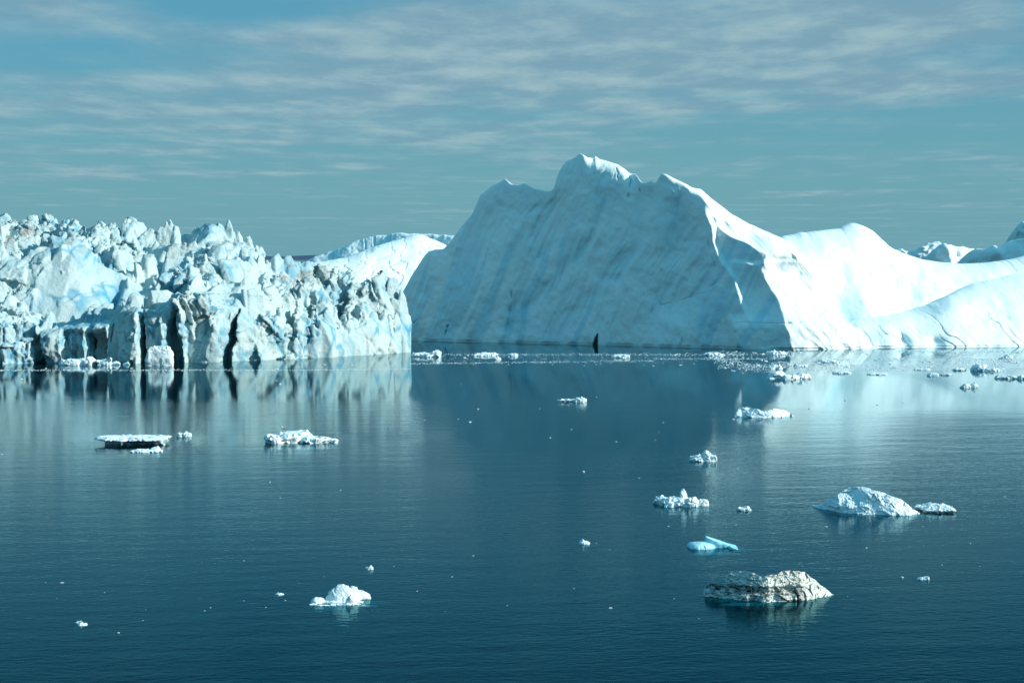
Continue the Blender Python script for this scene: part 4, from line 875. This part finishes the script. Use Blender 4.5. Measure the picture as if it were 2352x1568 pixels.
# ------------------------------------------------------------------ drifting chunks and brash
def lump(seed, n=10, m=7):
    r = random.Random(seed); vs = []; qs = []
    for i in range(m):
        ph = -0.5 + 2.07 * i / (m - 1)
        for j in range(n):
            a = 2 * math.pi * j / n
            q = 1 + 0.35 * (r.random() - .5)
            vs.append((q * math.cos(ph) * math.cos(a), q * math.cos(ph) * math.sin(a), q * math.sin(ph) * (0.8 + .4 * r.random())))
    for i in range(m - 1):
        for j in range(n): qs.append((i * n + j, i * n + (j + 1) % n, (i + 1) * n + (j + 1) % n, (i + 1) * n + j))
    return np.array(vs), np.array(qs)
lumps = [lump(s) for s in range(8)]
lm = []
for V, Q in lumps:
    me_o = mesh_obj('ice_chunk', V, Q, M_floe, {'blue': np.zeros(len(V)), 'dirt': np.zeros(len(V))}, smooth=False); lm.append(me_o.data); bpy.data.objects.remove(me_o)
def chunk(X, Y, wpx, label, group, flat=0.45):
    x, y = gnd(X, Y); m_ = CH / (Y - HZ)
    o = bpy.data.objects.new('ice_chunk', rnd.choice(lm)); C.objects.link(o)
    s = wpx * m_ / 2
    o.location = (x, y, -0.02 * s); o.rotation_euler = (rnd.uniform(-.1, .1), rnd.uniform(-.1, .1), rnd.uniform(0, 6.28))
    o.scale = (s * rnd.uniform(.8, 1.2), s * rnd.uniform(.5, .9), s * flat * rnd.uniform(.6, 1.3))
    return tag(o, label, 'ice chunk', group)
LB1, G1 = 'tiny white ice fragment floating alone on the open water', 'ice fragments on the open water'
for X, Y, wp in [(142, 1338, 8), (272, 1453, 8), (105, 1337, 4), (560, 1287, 6), (483, 1395, 5), (328, 1424, 4), (620, 1107, 6), (644, 1143, 4), (782, 1125, 4), (1087, 1276, 5), (1340, 1083, 9), (1468, 1097, 6), (1318, 1351, 5), (1402, 1396, 8), (1523, 970, 5), (1415, 1014, 6), (1264, 1005, 5), (1312, 986, 5), (1098, 939, 7), (1080, 969, 7), (1052, 962, 4), (975, 965, 5), (1325, 924, 3), (1370, 912, 3), (1684, 963, 9), (1698, 966, 4), (1860, 939, 8), (1942, 920, 5), (2072, 1326, 9), (2163, 1297, 5), (2228, 1248, 5),
                 (1898, 1209, 9), (2118, 1209, 5), (1690, 1205, 5), (1668, 1211, 4), (1535, 1208, 5), (1548, 1374, 4), (1605, 1420, 5), (820, 1372, 5), (1038, 1324, 4), (958, 1357, 5), (470, 1402, 4), (655, 1378, 5), (610, 1394, 4), (560, 1379, 4), (5, 1043, 5), (240, 1360, 4), (1695, 1018, 5), (1695, 1076, 6), (2308, 1140, 4), (2022, 1144, 4), (1990, 1258, 5), (2250, 1300, 4), (1400, 1262, 4), (1370, 1247, 5), (2015, 930, 6), (2075, 925, 4), (1165, 1390, 4), (905, 1300, 4), (643, 882, 10), (635, 874, 5), (660, 904, 4), (50, 870, 5), (1240, 938, 3), (1505, 1010, 4)]:
    chunk(X, Y, wp, LB1, G1)
LB2, G2 = 'small white ice chunk in the thin drift lines below the shaded cliff', 'ice chunks in the drift lines'
for i in range(90):
    if rnd.random() < .55: X = rnd.uniform(0, 1750); Y = 838 - 0.001 * X + rnd.gauss(0, 2.2) + (12 if X < 700 else 0)
    else: X = rnd.uniform(940, 1800); Y = 816 + rnd.gauss(0, 2.5)
    if X < 930 and Y < 836: Y = 846 + rnd.gauss(0, 2)
    chunk(X, Y, 2.5 + 5.5 * rnd.random() ** 2, LB2, G2, .3)
LB3, G3 = 'small grey white ice chunk in the brash before the white icebergs', 'ice chunks in the brash at the right'
for i in range(130):
    X = rnd.uniform(1650, 2400); Y = rnd.choice([rnd.uniform(806, 815), rnd.uniform(826, 852), rnd.gauss(838, 8)])
    if Y < 806: Y = 808
    chunk(X, Y, 3 + 10 * rnd.random() ** 2, LB3, G3, .28)
bv, bq = [], []; nb = 0
def crumbs(X, Y, wp):
    global nb
    V, Q = lumps[rnd.randrange(8)]
    x, y = gnd(X, Y); s = wp * CH / (Y - HZ) / 2; a = rnd.uniform(0, 6.28); c, sn = math.cos(a), math.sin(a)
    P = V * np.array([s, s * .7, s * .3]); P = np.stack([P[:, 0] * c - P[:, 1] * sn + x, P[:, 0] * sn + P[:, 1] * c + y, P[:, 2]], 1)
    bv.append(P); bq.append(Q + nb); nb += len(P)
for i in range(1800):
    X = rnd.uniform(-60, 1800)
    Y = (850 if X < 700 else 850 - (X - 700) * .012 if X < 1500 else 836) + rnd.gauss(0, 1.0) - (12 if X > 940 else 0)
    if X < 940 and Y < 838: continue
    crumbs(X, Y, rnd.uniform(1.2, 3.2))
for i in range(1100):
    X = rnd.uniform(940, 1800); crumbs(X, 814 + rnd.gauss(0, 1.3) + (0 if rnd.random() < .7 else rnd.uniform(0, 20)), rnd.uniform(1.2, 3.0))
for i in range(13000):
    X = 1640 + 780 * rnd.random() ** .7
    Y = rnd.choice([rnd.uniform(805, 818), rnd.gauss(838, 6) + (X - 2000) * .012, rnd.gauss(826, 4), rnd.gauss(846, 5)])
    if vn(np.array([X / 60.]), np.array([Y / 7.]), np.array([.4]))[0] < -.05 or Y < 805: continue
    crumbs(X, Y, rnd.uniform(1.4, 4.2))
for i in range(260): crumbs(rnd.uniform(-40, 2400), 870 + rnd.random() ** 2 * 560, rnd.uniform(1.0, 2.2))
BV = np.concatenate(bv)
tag(mesh_obj('brash_ice', BV, np.concatenate(bq), M_floe, {'blue': np.zeros(len(BV)), 'dirt': np.zeros(len(BV))}, smooth=False), 'fine brash ice crumbs drifting in lines on the water', 'brash ice', kind='stuff')
